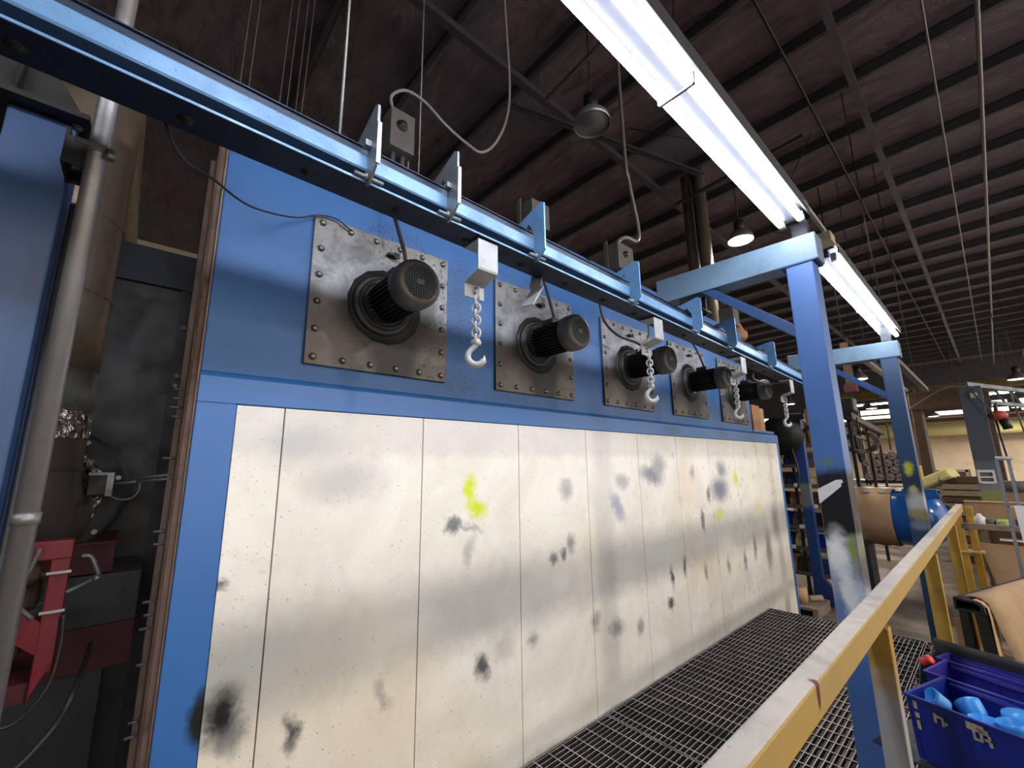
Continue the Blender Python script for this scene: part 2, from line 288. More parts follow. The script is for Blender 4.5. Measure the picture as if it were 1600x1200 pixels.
# ---------------------------------------------------------------- mesh builder
class MB:
    def __init__(s): s.v = []; s.f = []; s.sm = []
    def add(s, vs, fs, smooth=False):
        k = len(s.v); s.v += [tuple(x) for x in vs]; s.f += [tuple(i + k for i in f) for f in fs]; s.sm += [smooth] * len(fs); return s
    def box(s, x0, x1, y0, y1, z0, z1):
        return s.add([(x0, y0, z0), (x1, y0, z0), (x1, y1, z0), (x0, y1, z0), (x0, y0, z1), (x1, y0, z1), (x1, y1, z1), (x0, y1, z1)],
                     [(0, 3, 2, 1), (4, 5, 6, 7), (0, 1, 5, 4), (1, 2, 6, 5), (2, 3, 7, 6), (3, 0, 4, 7)])
    def obox(s, c, ux, uy, uz, a, b, h):      # centre, unit axes, half sizes
        c, ux, uy, uz = map(Vector, (c, ux, uy, uz)); vs = []
        for k in (-1, 1):
            for j, i in ((-1, -1), (-1, 1), (1, 1), (1, -1)): vs.append(c + ux * a * i + uy * b * j + uz * h * k)
        return s.add(vs, [(0, 3, 2, 1), (4, 5, 6, 7), (0, 1, 5, 4), (1, 2, 6, 5), (2, 3, 7, 6), (3, 0, 4, 7)])
    def bar(s, p, q, wd, th, up=(0, 0, 1)):    # rectangular bar from p to q: wd sideways, th along up
        p, q, up = Vector(p), Vector(q), Vector(up); d = (q - p); L = d.length; d.normalize(); sd = d.cross(up).normalized(); u = sd.cross(d)
        return s.obox((p + q) / 2, d, sd, u, L / 2, wd / 2, th / 2)
    def prism(s, pts, vec):                    # planar polygon swept by vec
        n = len(pts); v = Vector(vec); a = [Vector(p) for p in pts]; b = [p + v for p in a]
        return s.add(a + b, [tuple(range(n - 1, -1, -1)), tuple(range(n, 2 * n))] + [(i, (i + 1) % n, n + (i + 1) % n, n + i) for i in range(n)])
    def cyl(s, p, q, r, r2=None, n=20, caps=True):
        return s.tube([p, q], [r, r if r2 is None else r2], n, caps)
    def tube(s, pts, r, n=10, caps=True, closed=False):
        pts = [Vector(p) for p in pts]; m_ = len(pts); rr = r if isinstance(r, (list, tuple)) else [r] * m_
        vs = []; prev = None
        for i, p in enumerate(pts):
            if closed: d = pts[(i + 1) % m_] - pts[i - 1]
            else: d = (pts[min(i + 1, m_ - 1)] - pts[max(i - 1, 0)])
            d.normalize()
            if prev is None:
                a = Vector((0, 0, 1)) if abs(d.z) < .9 else Vector((1, 0, 0)); u = d.cross(a).normalized()
            else:
                u = (prev - d * prev.dot(d)); u = u.normalized() if u.length > 1e-6 else d.orthogonal().normalized()
            prev = u; w_ = d.cross(u)
            for k in range(n):
                t = 2 * math.pi * k / n; vs.append(p + (u * math.cos(t) + w_ * math.sin(t)) * rr[i])
        fs = []
        for i in range(m_ if closed else m_ - 1):
            j = (i + 1) % m_
            for k in range(n): fs.append((i * n + k, i * n + (k + 1) % n, j * n + (k + 1) % n, j * n + k))
        s.add(vs, fs, True)
        if caps and not closed:
            k0 = len(s.v) - len(vs)
            s.f += [tuple(k0 + i for i in range(n - 1, -1, -1)), tuple(k0 + (m_ - 1) * n + i for i in range(n))]; s.sm += [False, False]
        return s
    def lathe(s, c, axis, prof, n=32):         # profile of (distance along axis, radius)
        c, a = Vector(c), Vector(axis).normalized(); u = a.orthogonal().normalized(); w_ = a.cross(u); vs = []; fs = []
        for h, r in prof:
            for k in range(n):
                t = 2 * math.pi * k / n; vs.append(c + a * h + (u * math.cos(t) + w_ * math.sin(t)) * max(r, 1e-5))
        for i in range(len(prof) - 1):
            for k in range(n): fs.append((i * n + k, i * n + (k + 1) % n, (i + 1) * n + (k + 1) % n, (i + 1) * n + k))
        return s.add(vs, fs, True)
    def sphere(s, c, r, n=16, sc=(1, 1, 1)):
        pr = [(-math.cos(math.pi * i / 10) * r, math.sin(math.pi * i / 10) * r) for i in range(11)]
        k = len(s.v); s.lathe((0, 0, 0), (0, 0, 1), pr, n)
        for i in range(k, len(s.v)): v = s.v[i]; s.v[i] = (c[0] + v[0] * sc[0], c[1] + v[1] * sc[1], c[2] + v[2] * sc[2])
        return s
    def build(s, name, mat, parent=None, bevel=0., origin=None, auto=True):
        if parent is not None: o0 = Vector(ORG[parent.name])
        elif origin is not None: o0 = Vector(origin)
        else:
            xs, ys, zs = zip(*s.v); o0 = Vector(((min(xs) + max(xs)) / 2, (min(ys) + max(ys)) / 2, min(zs)))
        loc = o0 if parent is None else Vector((0, 0, 0))
        if parent is not None and origin is not None: loc = Vector(origin) - o0; o0 = Vector(origin)
        me = bpy.data.meshes.new(name); me.from_pydata([tuple(Vector(v) - o0) for v in s.v], [], s.f); me.polygons.foreach_set('use_smooth', s.sm)
        me.materials.append(M[mat] if isinstance(mat, str) else mat); me.update()
        ob = bpy.data.objects.new(name, me); COL.objects.link(ob)
        if parent is not None: ob.parent = parent; ob.location = loc
        else: ob.location = (loc.x, loc.y, loc.z + H)
        ORG[ob.name] = tuple(o0)
        if bevel:
            b = ob.modifiers.new('bevel', 'BEVEL'); b.width = bevel; b.segments = 2; b.limit_method = 'ANGLE'
        return ob
ORG = {}
def thing(name, label, cat, loc, group=None):
    o = bpy.data.objects.new(name, None); COL.objects.link(o); o.location = (loc[0], loc[1], loc[2] + H); o.empty_display_size = .05
    ORG[o.name] = tuple(loc); o['label'] = label; o['category'] = cat
    if group: o['group'] = group
    return o
def tag(o, label, cat, group=None, kind=None):
    o['label'] = label; o['category'] = cat
    if group: o['group'] = group
    if kind: o['kind'] = kind
    return o
def struct(o): o['kind'] = 'structure'; return o
def copy_tree(o, loc=None, label=None, parent=None):
    c = o.copy(); COL.objects.link(c)
    if parent is not None: c.parent = parent
    for ch in [x for x in bpy.data.objects if x.parent is o]: copy_tree(ch, parent=c)
    if loc is not None: c.location = (loc[0], loc[1], loc[2] + H); ORG[c.name] = tuple(loc)
    if label: c['label'] = label
    return c
def curve(pts, n=8):
    P = [Vector(p) for p in pts]; P = [2 * P[0] - P[1]] + P + [2 * P[-1] - P[-2]]; out = []
    for i in range(1, len(P) - 2):
        for k in range(n):
            t = k / n; a, b, c, d = P[i - 1:i + 3]
            out.append(.5 * ((2 * b) + (c - a) * t + (2 * a - 5 * b + 4 * c - d) * t * t + (3 * b - a - 3 * c + d) * t ** 3))
    return out + [P[-2]]

FL = -1.9; GR = -1.55
# ================================================================= the setting
struct(MB().box(-8, 42, -14, 16, FL - .1, FL).build('floor', 'floor'))
struct(MB().box(-8, 42, -14, 16, 6.75, 6.85).build('ceiling', 'ceiling'))
fw = struct(MB().box(41.9, 42, -14, 16, FL, 3.0).build('wall_far', 'beige_panel'))
struct(MB().box(41.9, 42, -14, 16, 3.9, 6.75).build('trim_60', 'purlin'))
struct(MB().box(-8.1, -8, -14, 16, FL, 6.75).build('wall_back', 'purlin'))
struct(MB().box(-8, 42, 15.9, 16, FL, 6.75).build('wall_left', 'beige_panel'))
for k in range(27):
    X = 1.45 + 1.45 * k
    struct(MB().box(X - .006, X + .006, -14, 16, 6.5, 6.75).box(X - .07, X + .006, -14, 16, 6.49, 6.50).box(X - .075, X - .065, -14, 16, 6.49, 6.52).box(X - .006, X + .09, -14, 16, 6.735, 6.75).build('trim_%d' % (k + 1), 'purlin'))
for k, (Y, wd, z) in enumerate([(.68, .10, 6.36), (-2.4, .10, 6.36), (4.4, .12, 6.36), (-6.5, .14, 6.36), (9, .14, 6.36)]):
    struct(MB().box(-8, 41.9, Y - wd / 2, Y + wd / 2, z, z + .12).build('trim_%d' % (k + 40), 'purlin'))
# daylight strip windows high in the far wall
k = 0
for y in range(-13, 15, 4):
    k += 1
    wn = struct(MB().box(41.88, 41.93, y, y + 3.6, 3.0, 3.08).box(41.88, 41.93, y, y + 3.6, 3.82, 3.9).box(41.88, 41.93, y, y + .06, 3.08, 3.82).box(41.88, 41.93, y + 3.54, y + 3.6, 3.08, 3.82).box(41.88, 41.93, y, y + 3.6, 3.36, 3.48).build('window_%d' % k, 'dark_steel'))
    MB().box(41.94, 41.96, y + .06, y + 3.54, 3.08, 3.82).build('pane', 'skyglow', wn)
    struct(MB().box(41.9, 42, y + 3.6, y + 4, 3.0, 3.9).build('trim_%d' % (50 + k), 'rust'))

# ================================================================= the oven
ov = thing('industrial_oven', 'long blue industrial oven with white smudged front panels beside the grating walkway', 'oven', (3.2, 2.2, FL))
X0, X1 = .145, 6.40
f = MB().box(X0, .27, 1.9, 1.97, FL, .245).box(6.33, X1, 1.9, 1.97, FL, .245)
f.prism([(X0, 1.9, .245), (X0, 1.9, .345), (X0, 1.925, .365), (X0, 1.99, .372), (X0, 1.99, .245)], (X1 - X0, 0, 0))
f.build('front_frame', 'oven_frame', ov, .003)
MB().box(X0 + .02, X1 - .02, 1.97, 2.55, FL, .24).build('body', 'brown_side', ov)
seams = [.27, .44, 1.08, 1.73, 2.37, 3.02, 3.645, 4.28, 4.91, 5.55, 6.18, 6.33]
MB().box(.27, 6.33, 1.93, 1.95, FL, .245).build('seam_backing', 'seam_rust', ov)
for a, b in zip(seams[:-1], seams[1:]):
    g = .0022
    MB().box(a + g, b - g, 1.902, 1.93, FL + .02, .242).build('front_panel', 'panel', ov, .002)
MB().box(X0, 5.62, 1.93, 2.55, .365, 1.62).build('upper_housing', 'oven_upper', ov, .006)
# brown end face with its flanges and pins
sd = MB().box(X0 - .006, X0 - .001, 1.915, 2.52, FL, 1.60).box(X0 - .025, X0 - .006, 2.50, 2.53, FL, 1.60).box(X0 - .018, X0 - .006, 2.16, 2.19, FL, 1.60).box(X0 - .02, X0 - .006, 1.98, 2.0, FL, 1.5)
es = sd.build('end_panel', 'brown_side', ov)
for z in (.35, .31, .27, .23, .05, -.25, -.3, -.52, -.57, -.62, -.75, -.95, -1.0, -1.2, -1.3):
    MB().cyl((X0 - .005, 2.35, z), (X0 - .045 - .02 * random.random(), 2.35, z), .006, n=8).build('hinge_pin', 'galv', es)
MB().box(5.65, 6.38, 1.93, 2.5, .372, .40).build('end_top', 'oven_blue', ov)

# ================================================================= circulation fan motors on sooty plates
def make_motor():
    C = (0.855, 1.93, .80)
    t = thing('fan_motor', 'black ribbed fan motor on a bolted sooty steel plate, nearest of the row', 'motor', C, 'fan motors along the blue oven front')
    pl = MB().box(C[0] - .36, C[0] + .36, 1.912, 1.928, .445, 1.155).build('mounting_plate', 'plate', t, .003, origin=C)
    bs = []
    for i in range(6): bs += [(C[0] - .325 + .13 * i, 1.12), (C[0] - .325 + .13 * i, .48)]
    for i in range(1, 5): bs += [(C[0] - .325, .48 + .128 * i), (C[0] + .325, .48 + .128 * i)]
    for x, z in bs: MB().lathe((x, 1.912, z), (0, -1, 0), [(0, .017), (.003, .017), (.0031, .011), (.012, .011), (.013, .008), (.0131, 0)], 6).build('bolt', 'bolt', pl)
    MB().box(C[0] - .01, C[0] + .05, 1.88, 1.912, 1.06, 1.072).box(C[0] + .02, C[0] + .05, 1.88, 1.886, 1.05, 1.08).build('lifting_lug', 'black_metal', pl)
    cx, cz = C[0] - .018, .785
    MB().lathe((C[0], 1.914, cz), (0, -1, 0), [(0, .195), (.01, .19), (.012, 0)], 14).build('soot_collar', 'black_metal', t)
    MB().lathe((cx, 1.91, cz), (0, -1, 0), [(0, .155), (.018, .155), (.022, .14), (.022, .128), (.034, .125), (.034, .112), (.026, .108), (.05, .085), (.05, 0)], 40).build('end_flange', 'black_metal', t)
    hb = MB().cyl((cx, 1.87, cz), (cx, 1.64, cz), .080, n=36)
    for k in range(28):
        a = 2 * math.pi * k / 28; u = Vector((math.cos(a), 0, math.sin(a))); s_ = Vector((-math.sin(a), 0, math.cos(a)))
        hb.obox(Vector((cx, 1.755, cz)) + u * .088, u, (0, 1, 0), s_, .011, .110, .0024)
    hb.build('finned_housing', 'black_metal', t)
    MB().box(cx - .045, cx + .045, 1.71, 1.81, cz + .088, cz + .128).build('terminal_box', 'black_metal', t, .008)
    MB().lathe((cx, 1.655, cz), (0, -1, 0), [(.03, .092), (.03, .108), (.07, .11), (.095, .109), (.112, .104), (.122, .092), (.124, .082), (.124, .078), (.118, .077)], 48).build('fan_cover', 'cover_brown', t)
    gr = MB()
    gr.lathe((cx, 1.540, cz), (0, -1, 0), [(0, .079), (.001, 0)], 40)
    gr.build('cover_recess', 'void_black', t)
    gr = MB()
    for k in range(-6, 7):
        h = .0118 * k; L = math.sqrt(max(.079 ** 2 - h * h, 0))
        gr.box(cx + h - .0018, cx + h + .0018, 1.533, 1.537, cz - L, cz + L).box(cx - L, cx + L, 1.533, 1.537, cz + h - .0018, cz + h + .0018)
    gr.box(cx - .018, cx + .018, 1.531, 1.537, cz - .013, cz + .013)
    gr.build('grille', 'mid_grey', t)
    return t
mot = make_motor()
mlabels = ['second black ribbed fan motor from the near end, on its sooty plate', 'middle fan motor of the row, behind the second hook and chain', 'fourth fan motor from the near end, small dark ribbed body on pale plate', 'farthest fan motor, dark and rounded, at the far corner of the oven']
for X, lb in zip((1.925, 3.00, 4.05, 5.12), mlabels): copy_tree(mot, (X, 1.93, .80), lb)
cabs = [[(.80, 1.90, 1.60), (.83, 1.86, 1.35), (.86, 1.82, 1.17), (.875, 1.76, 1.0), (.86, 1.75, .90)],
        [(1.86, 1.9, 1.6), (1.90, 1.86, 1.35), (1.94, 1.82, 1.12), (1.93, 1.75, .90)],
        [(2.5, 1.9, 1.6), (2.52, 1.84, 1.3), (2.55, 1.82, 1.08), (2.7, 1.80, .98), (2.92, 1.77, .95), (3.0, 1.75, .90)],
        [(3.84, 1.9, 1.6), (3.90, 1.85, 1.3), (4.02, 1.80, 1.1), (4.05, 1.75, .90)]]
cl = ['dark cable dropping from under the rail into the nearest fan motor', 'dark cable running down into the second fan motor', 'thick sagging cable looping down to the middle fan motor', 'thin dark cable dropping into the fourth fan motor']
for c, l in zip(cabs, cl): tag(MB().tube(curve(c), .010, 8).build('motor_cable', 'cable'), l, 'cable', 'motor cables')
tag(MB().tube(curve([(-.05, 1.36, .94), (0, 1.40, .87), (.08, 1.55, .93), (.22, 1.75, .99), (.40, 1.88, 1.08), (.50, 1.895, 1.14), (.58, 1.895, 1.155), (.64, 1.895, 1.13), (.66, 1.895, 1.125)]), .004, 6).build('loose_wire', 'cable'), 'thin black wire sagging from the rail to the corner of the nearest motor plate', 'wire')

# ================================================================= overhead rail
def rz(x): return -.017 * x - .0013 * x * x
rl = thing('overhead_rail', 'long light blue overhead rail running in front of the oven motors', 'rail', (2.2, 1.25, .91))
XS = [-1.6, 0, 1, 2, 3, 4, 5, 6.0]
def sweep(poly, name, mat, par=rl, bev=0.):
    mb = MB(); n = len(poly); vs = [(x, y, z + rz(x)) for x in XS for y, z in poly]; fs = []
    for i in range(len(XS) - 1):
        for k in range(n): fs.append((i * n + k, i * n + (k + 1) % n, (i + 1) * n + (k + 1) % n, (i + 1) * n + k))
    fs += [tuple(range(n - 1, -1, -1)), tuple((len(XS) - 1) * n + k for k in range(n))]
    return mb.add(vs, fs).build(name, mat, par, bev)
sweep([(1.222, .966), (1.226, .960), (1.275, .960), (1.275, 1.018), (1.226, 1.018), (1.222, 1.012)], 'front_tube', 'rail_blue')
sweep([(1.275, .912), (1.285, .912), (1.285, 1.085), (1.275, 1.085)], 'web', 'rail_dark')
sweep([(1.268, 1.082), (1.32, 1.082), (1.32, 1.086), (1.268, 1.086)], 'top_flange', 'rail_dark')
sweep([(1.215, .909), (1.335, .909), (1.335, .915), (1.215, .915)], 'bottom_flange', 'rail_dark')
sweep([(1.211, .909), (1.215, .909), (1.215, .9165), (1.211, .9165)], 'bright_lip', 'rail_blue')
sweep([(1.272, 1.085), (1.278, 1.085), (1.278, 1.089), (1.272, 1.089)], 'bright_edge', 'rail_blue')
for k in range(22):
    x = -.6 + k * .3
    if x < 5.9: MB().lathe((x, 1.285, .909 + rz(x)), (0, 0, -1), [(0, .02), (.003, .02), (.0031, .011), (.010, .011), (.0101, 0)], 8).build('bolt', 'black_metal', rl)
# rail clamps
clx = [(.485, 'galv'), (.81, 'galv'), (1.29, 'rail_blue'), (2.08, 'rail_blue'), (2.86, 'rail_blue'), (3.45, 'rail_blue'), (4.35, 'rail_blue')]
cll = ['bare steel angled clamp with a bent plate on the rail, nearest the camera', 'bare steel triangular clamp on the rail above the nearest motor', 'blue and steel plate clamp on the rail between the first and second hooks',
       'blue plate clamp on the rail just before the second hook', 'blue plate clamp on the rail under the near crossbeam', 'blue plate clamp on the rail just past the near crossbeam', 'blue plate clamp on the rail nearest the tall blue column']
for i, ((x, mt), l) in enumerate(zip(clx, cll)):
    z = rz(x); t = thing('rail_clamp', l, 'clamp', (x, 1.25, .91 + z), 'clamps along the overhead rail')
    top = 1.165 if i < 3 else 1.145
    x *= .947
    MB().prism([(x, 1.155, .945 + z), (x, 1.155, top + z), (x, 1.175, top + .012 + z), (x, 1.35, 1.12 + z), (x, 1.35, 1.02 + z), (x, 1.325, 1.02 + z), (x, 1.325, 1.075 + z), (x, 1.25, 1.10 + z), (x, 1.222, 1.05 + z), (x, 1.222, .905 + z), (x, 1.20, .905 + z)], (.008, 0, 0)).build('side_plate', mt, t)
    if i < 2: MB().box(x, x + .014, 1.149, 1.155, .95 + z, 1.10 + z).box(x - .02, x, 1.19, 1.215, 1.03 + z, 1.05 + z).build('front_strap', mt, t)
    MB().cyl((x - .045, 1.206, .925 + z), (x + .05, 1.206, .925 + z), .007, n=8).lathe((x - .012, 1.206, .925 + z), (1, 0, 0), [(0, 0), (0, .014), (.01, .014), (.0101, 0)], 6).build('bolt', 'galv', t)

# ================================================================= hook brackets, chains and hooks
def hook_bracket(x):
    z = rz(x); t = thing('hook_bracket', '', 'bracket', (x, 1.25, .9 + z), 'white hook brackets under the rail')
    pts = [(1.32, .903), (1.225, .903), (1.222, .90), (1.222, .780), (1.225, .772), (1.315, .745), (1.320, .74), (1.320, .69)]
    mb = MB(); th = .006; n = len(pts)
    inner = [(1.32, .897), (1.231, .897), (1.228, .894), (1.228, .783), (1.231, .778), (1.310, .752), (1.314, .746), (1.314, .69)]
    ring = [(x - .040, y, zz + z) for y, zz in pts] + [(x - .040, y, zz + z) for y, zz in reversed(inner)]
    mb.prism(ring[:4] + ring[12:], (.098, 0, 0)).prism(ring[3:13], (.098, 0, 0)) if False else None
    for i in range(n - 1):
        mb.prism([(x - .040, pts[i][0], pts[i][1] + z), (x - .040, pts[i + 1][0], pts[i + 1][1] + z), (x - .040, inner[i + 1][0], inner[i + 1][1] + z), (x - .040, inner[i][0], inner[i][1] + z)], (.098, 0, 0))
    mb.build('bent_plate', 'white_steel', t)
    MB().cyl((x + .01, 1.30, .715 + z), (x + .01, 1.335, .715 + z), .008, n=8).build('bolt', 'white_steel', t)
    return t
def link_path(c, L, W, ux, uz, n=6):
    c, ux, uz = Vector(c), Vector(ux), Vector(uz); pts = []
    for s_ in (1, -1):
        for k in range(n + 1):
            a = math.pi * k / n * 1.0
            pts.append(c + uz * s_ * ((L - W) / 2 + math.sin(a) * W / 2) + ux * s_ * math.cos(a) * W / 2)
    return pts
def hook_chain(x, y, ztop, zbot):
    ztop += .015; t = thing('chain_hook', '', 'hook', (x, y, ztop), 'white chains with hooks')
    zt = ztop; MB().tube(link_path((x + .005, y - .012, zt - .012), .056, .034, (0, 1, 0), (0, 0, 1)), .005, 7, closed=True).build('shackle', 'chain_white', t)
    n = 7; L = (zt - .040 - (zbot + .104)); pitch = L / n
    for k in range(n):
        c = (x, y - .015, zt - .040 - pitch * (k + .5)); ux = (.75, .66, 0) if k % 2 == 0 else (.66, -.75, 0)
        MB().tube(link_path(c, pitch + .014, (.033), ux, (0, 0, 1)), .0052, 7, closed=True).build('chain_link', 'chain_white', t)
    hz = zbot + .042; y2 = y - .015; cx_, cy_ = .81, -.59
    pts = [(x, y2, hz + .060), (x - .002, y2, hz + .050), (x - .014 * cx_, y2 - .014 * cy_, hz + .038)]; rr = [.012, .011, .0105]
    for k in range(15):
        a = math.radians(128 + k * 17.2); pts.append((x + math.cos(a) * .033 * cx_, y2 + math.cos(a) * .033 * cy_, hz + .004 + math.sin(a) * .034)); rr.append(.0105 + .0045 * math.sin(math.pi * k / 14) if k < 13 else .007 - .0025 * (k - 12))
    hk = MB().tube(pts, rr, 10).lathe((x, y2 - .013, hz + .062), (0, 1, 0), [(0, 0), (0, .014), (.026, .014), (.0261, 0)], 12)
    hk.cyl((x - .02, y2, hz + .062), (x + .02, y2, hz + .062), .009, n=8)
    hk.build('hook', 'chain_white', t)
    return t
bl = ['white bent hook bracket under the rail, nearest, with a worn grey patch', 'second white bent bracket under the rail, over the middle motor', 'third white bent bracket under the rail, over the farthest plate', 'farthest white bent bracket under the rail, past the end of the oven motors']
hl = ['nearest and largest-looking white chain with its open hook', 'second white chain and hook, hanging over the middle motor plate', 'third white chain and hook, hanging in front of the farthest motor', 'farthest white chain and hook, beside the tall blue column']
for i, (x, zt, zb) in enumerate([(.955, .715, .378), (2.25, .655, .350), (3.53, .70, .334), (4.72, .69, .334)]):
    b = hook_bracket(x); b['label'] = bl[i]
    z = rz(x); c = hook_chain(x + .008, 1.315, .705 + z, zb); c['label'] = hl[i]
t = MB(); 
t.obox((1.352, 1.34, .872), (.35, .1, .93), (0.3, -.95, 0), (.93, 0, -.35), .045, .03, .003).obox((1.315, 1.33, .78), (.5, -.1, .86), (0.3, -.95, 0), (.86, 0, -.5), .06, .03, .003)
tag(t.build('bent_strap', 'white_steel'), 'loose bent steel strap hanging under the rail over the second motor plate', 'strap')
tag(MB().tube(curve([(2.33, 1.33, .86), (2.38, 1.36, .80), (2.30, 1.36, .74), (2.24, 1.36, .68)]), .006, 6).build('wire_hook', 'white_steel'), 'thin bent wire hook hanging under the rail before the second chain', 'hook')
tag(MB().tube(curve([(4.15, 1.36, .80), (4.13, 1.36, .76), (4.2, 1.36, .745), (4.45, 1.36, .75)]), .005, 6).build('wire_hook', 'white_steel'), 'thin bent wire arm hanging under the rail before the farthest chain', 'hook')

# ================================================================= gantry frames
def gantry(x, dz, colmat, l, near):
    t = thing('gantry_frame', l, 'frame', (x + .075, .6, FL), 'blue gantry frames holding the rail')
    MB().box(x, x + .14, .535, .672, FL + .01, 1.145 + dz).build('column', colmat, t, .006)
    MB().box(x - .07, x + .21, .46, .745, FL, FL + .012).build('base_plate', 'navy', t)
    d = .02
    MB().add([(x, .505, 1.150 + dz), (x, 1.51, 1.168 + dz), (x, 1.51, 1.352 + dz), (x, .505, 1.315 + dz), (x + .15, .505, 1.150 + dz), (x + .15, 1.51, 1.168 + dz), (x + .15, 1.51, 1.352 + dz), (x + .15, .505, 1.315 + dz)],
             [(0, 3, 2, 1), (4, 5, 6, 7), (0, 1, 5, 4), (1, 2, 6, 5), (2, 3, 7, 6), (3, 0, 4, 7)]).build('crossbeam', 'beam_grey_blue', t, .006)
    MB().box(x - .005, x + .155, .515, .70, 1.145 + dz, 1.150 + dz).build('cap_plate', 'navy', t)
    MB().prism([(x + .005, 1.10, 1.155 + dz), (x + .005, 1.185, 1.16 + dz), (x + .005, .66, .705 + dz), (x + .005, .66, .785 + dz)], (.05, 0, 0)).build('knee_brace', 'col0' if near else 'navy', t, .002)
    # trolley bracket that carries the rail
    z = rz(x)
    hg = MB().box(x + .02, x + .03, 1.20, 1.35, 1.05 + z, 1.16 + dz).box(x + .10, x + .11, 1.20, 1.35, 1.08 + z, 1.16 + dz).cyl((x + .06, 1.22, 1.13 + z), (x + .06, 1.36, 1.13 + z), .022, n=12).cyl((x + .0, 1.19, 1.10 + z), (x + .13, 1.19, 1.10 + z), .01, n=8)
    hg.build('rail_hanger', 'black_metal', t)
    return t
gantry(2.80, 0, 'col1', 'near blue column with pale crossbeam, its lower part sprayed black and white', True)
gantry(5.80, -.085, 'col2', 'far dark blue column and crossbeam with yellow and grey overspray', False)
tp = MB().prism([(2.7965, .672, -.145), (2.7965, .585, -.095), (2.7965, .560, -.092), (2.7965, .555, -.108), (2.7965, .564, -.112), (2.7965, .566, -.128), (2.7965, .600, -.158), (2.7965, .672, -.222)], (.003, 0, 0))
tag(tp.build('masking_tape', 'tape_white'), 'strip of white masking tape stuck across the black part of the near column', 'tape')

# ================================================================= fluorescent fixtures
def fixture(x0, x1, l):
    t = thing('fluorescent_fixture', l, 'light', ((x0 + x1) / 2, .6, 1.44), 'fluorescent fixtures over the walkway')
    MB().box(x0, x1, .575, .635, 1.415, 1.47).box(x0, x1, .520, .690, 1.47, 1.50).build('housing', 'lamp_grey', t, .004)
    MB().box(x0, x1, .512, .520, 1.425, 1.50).box(x0, x1, .690, .694, 1.45, 1.50).build('reflector', 'lamp_grey', t)
    for y in (.653, .552):
        MB().cyl((x0 + .05, y, 1.40), (x1 - .05, y, 1.40), .019, n=16).build('tube', 'tube_glow', t)
        for xx in (x0 + .03, x1 - .03): MB().box(xx - .02, xx + .02, y - .015, y + .015, 1.385, 1.44).build('lamp_holder', 'white_steel', t)
    if x0 < -1:
        for xx in (x0 + .4, x1 - .4): MB().cyl((xx, .605, 1.50), (xx, .605, 6.75), .005, n=6).build('hanger_rod', 'black_metal', t)
    xm = x1 - 1.42
    MB().box(xm, xm + .012, .53, .675, 1.372, 1.378).box(xm, xm + .012, .53, .535, 1.372, 1.43).box(xm, xm + .012, .67, .675, 1.372, 1.43).build('tube_strap', 'white_steel', t)
    return t
fixture(-.15, 2.80, 'large twin-tube fluorescent light over the walkway, nearest the camera')
fixture(-3.60, -.70, 'added twin-tube fluorescent fill light, unseen behind the camera')  # unseen fixture, added to brighten the left side and lower panels
fixture(3.50, 6.37, 'farther twin-tube fluorescent light, over the far crossbeam')
# mounts that carry the fixtures on the crossbeams
for x, dz, l in ((2.83, 0, 'metal conduit with a junction box linking the two fluorescent lights'),):
    t = thing('light_conduit', l, 'conduit', (3.0, .55, 1.33))
    MB().cyl((2.70, .525, 1.475), (3.60, .525, 1.475), .014, n=10).build('pipe', 'pipe_grey', t)
    MB().box(3.16, 3.28, .49, .57, 1.39, 1.455).build('junction_box', 'label_tan', t, .004)
    MB().box(3.20, 3.24, .57, .66, 1.37, 1.39).build('arm', 'pipe_grey', t)
    MB().box(2.86, 2.92, .55, .63, 1.33, 1.44).build('stand_off', 'dark_steel', t)
tag(MB().box(5.86, 5.92, .56, .64, 1.235, 1.43).build('light_mount', 'dark_steel'), 'short dark mount between the far crossbeam and the farther fluorescent light', 'mount')

# ================================================================= grating walkway
def grating(x0, x1, y0, y1, l, th=.028):
    t = thing('walkway_grating', l, 'grating', ((x0 + x1) / 2, (y0 + y1) / 2, GR - th), 'walkway grating sections')
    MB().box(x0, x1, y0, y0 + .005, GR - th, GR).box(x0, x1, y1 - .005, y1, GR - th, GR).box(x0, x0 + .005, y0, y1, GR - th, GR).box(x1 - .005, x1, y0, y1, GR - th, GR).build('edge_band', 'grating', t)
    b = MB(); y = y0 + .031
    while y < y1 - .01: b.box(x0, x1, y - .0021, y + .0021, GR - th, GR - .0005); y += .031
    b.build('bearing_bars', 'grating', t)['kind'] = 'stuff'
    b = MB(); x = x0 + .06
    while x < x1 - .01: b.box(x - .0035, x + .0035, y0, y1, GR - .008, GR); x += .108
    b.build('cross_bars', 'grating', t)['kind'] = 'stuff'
    return t
grating(2.43, 5.36, .66, 1.885, 'far section of steel walkway grating between the oven and the handrail')
grating(-.22, 2.42, .66, 1.885, 'near section of steel walkway grating along the white oven panels')
grating(2.43, 5.36, -.60, .65, 'far section of steel grating to the right, under the handrail posts and blue bins')
grating(-.22, 2.42, -.60, .65, 'near section of steel grating under the camera side of the handrail')
sup = thing('platform_support', 'dark steel channel frame with legs carrying the walkway grating', 'frame', (2.4, .65, FL))
for y in (.70, 1.83, -.55): MB().box(-.22, 5.36, y, y + .05, GR - .12, GR - .03).build('channel', 'dark_steel', sup)
for x in (-.21, 2.40, 5.28):
    MB().box(x, x + .05, -.5, 1.83, GR - .12, GR - .03).build('cross_channel', 'dark_steel', sup)
    for y in (-.55, .70, 1.83): MB().box(x, x + .05, y, y + .05, FL, GR - .12).build('leg', 'dark_steel', sup)

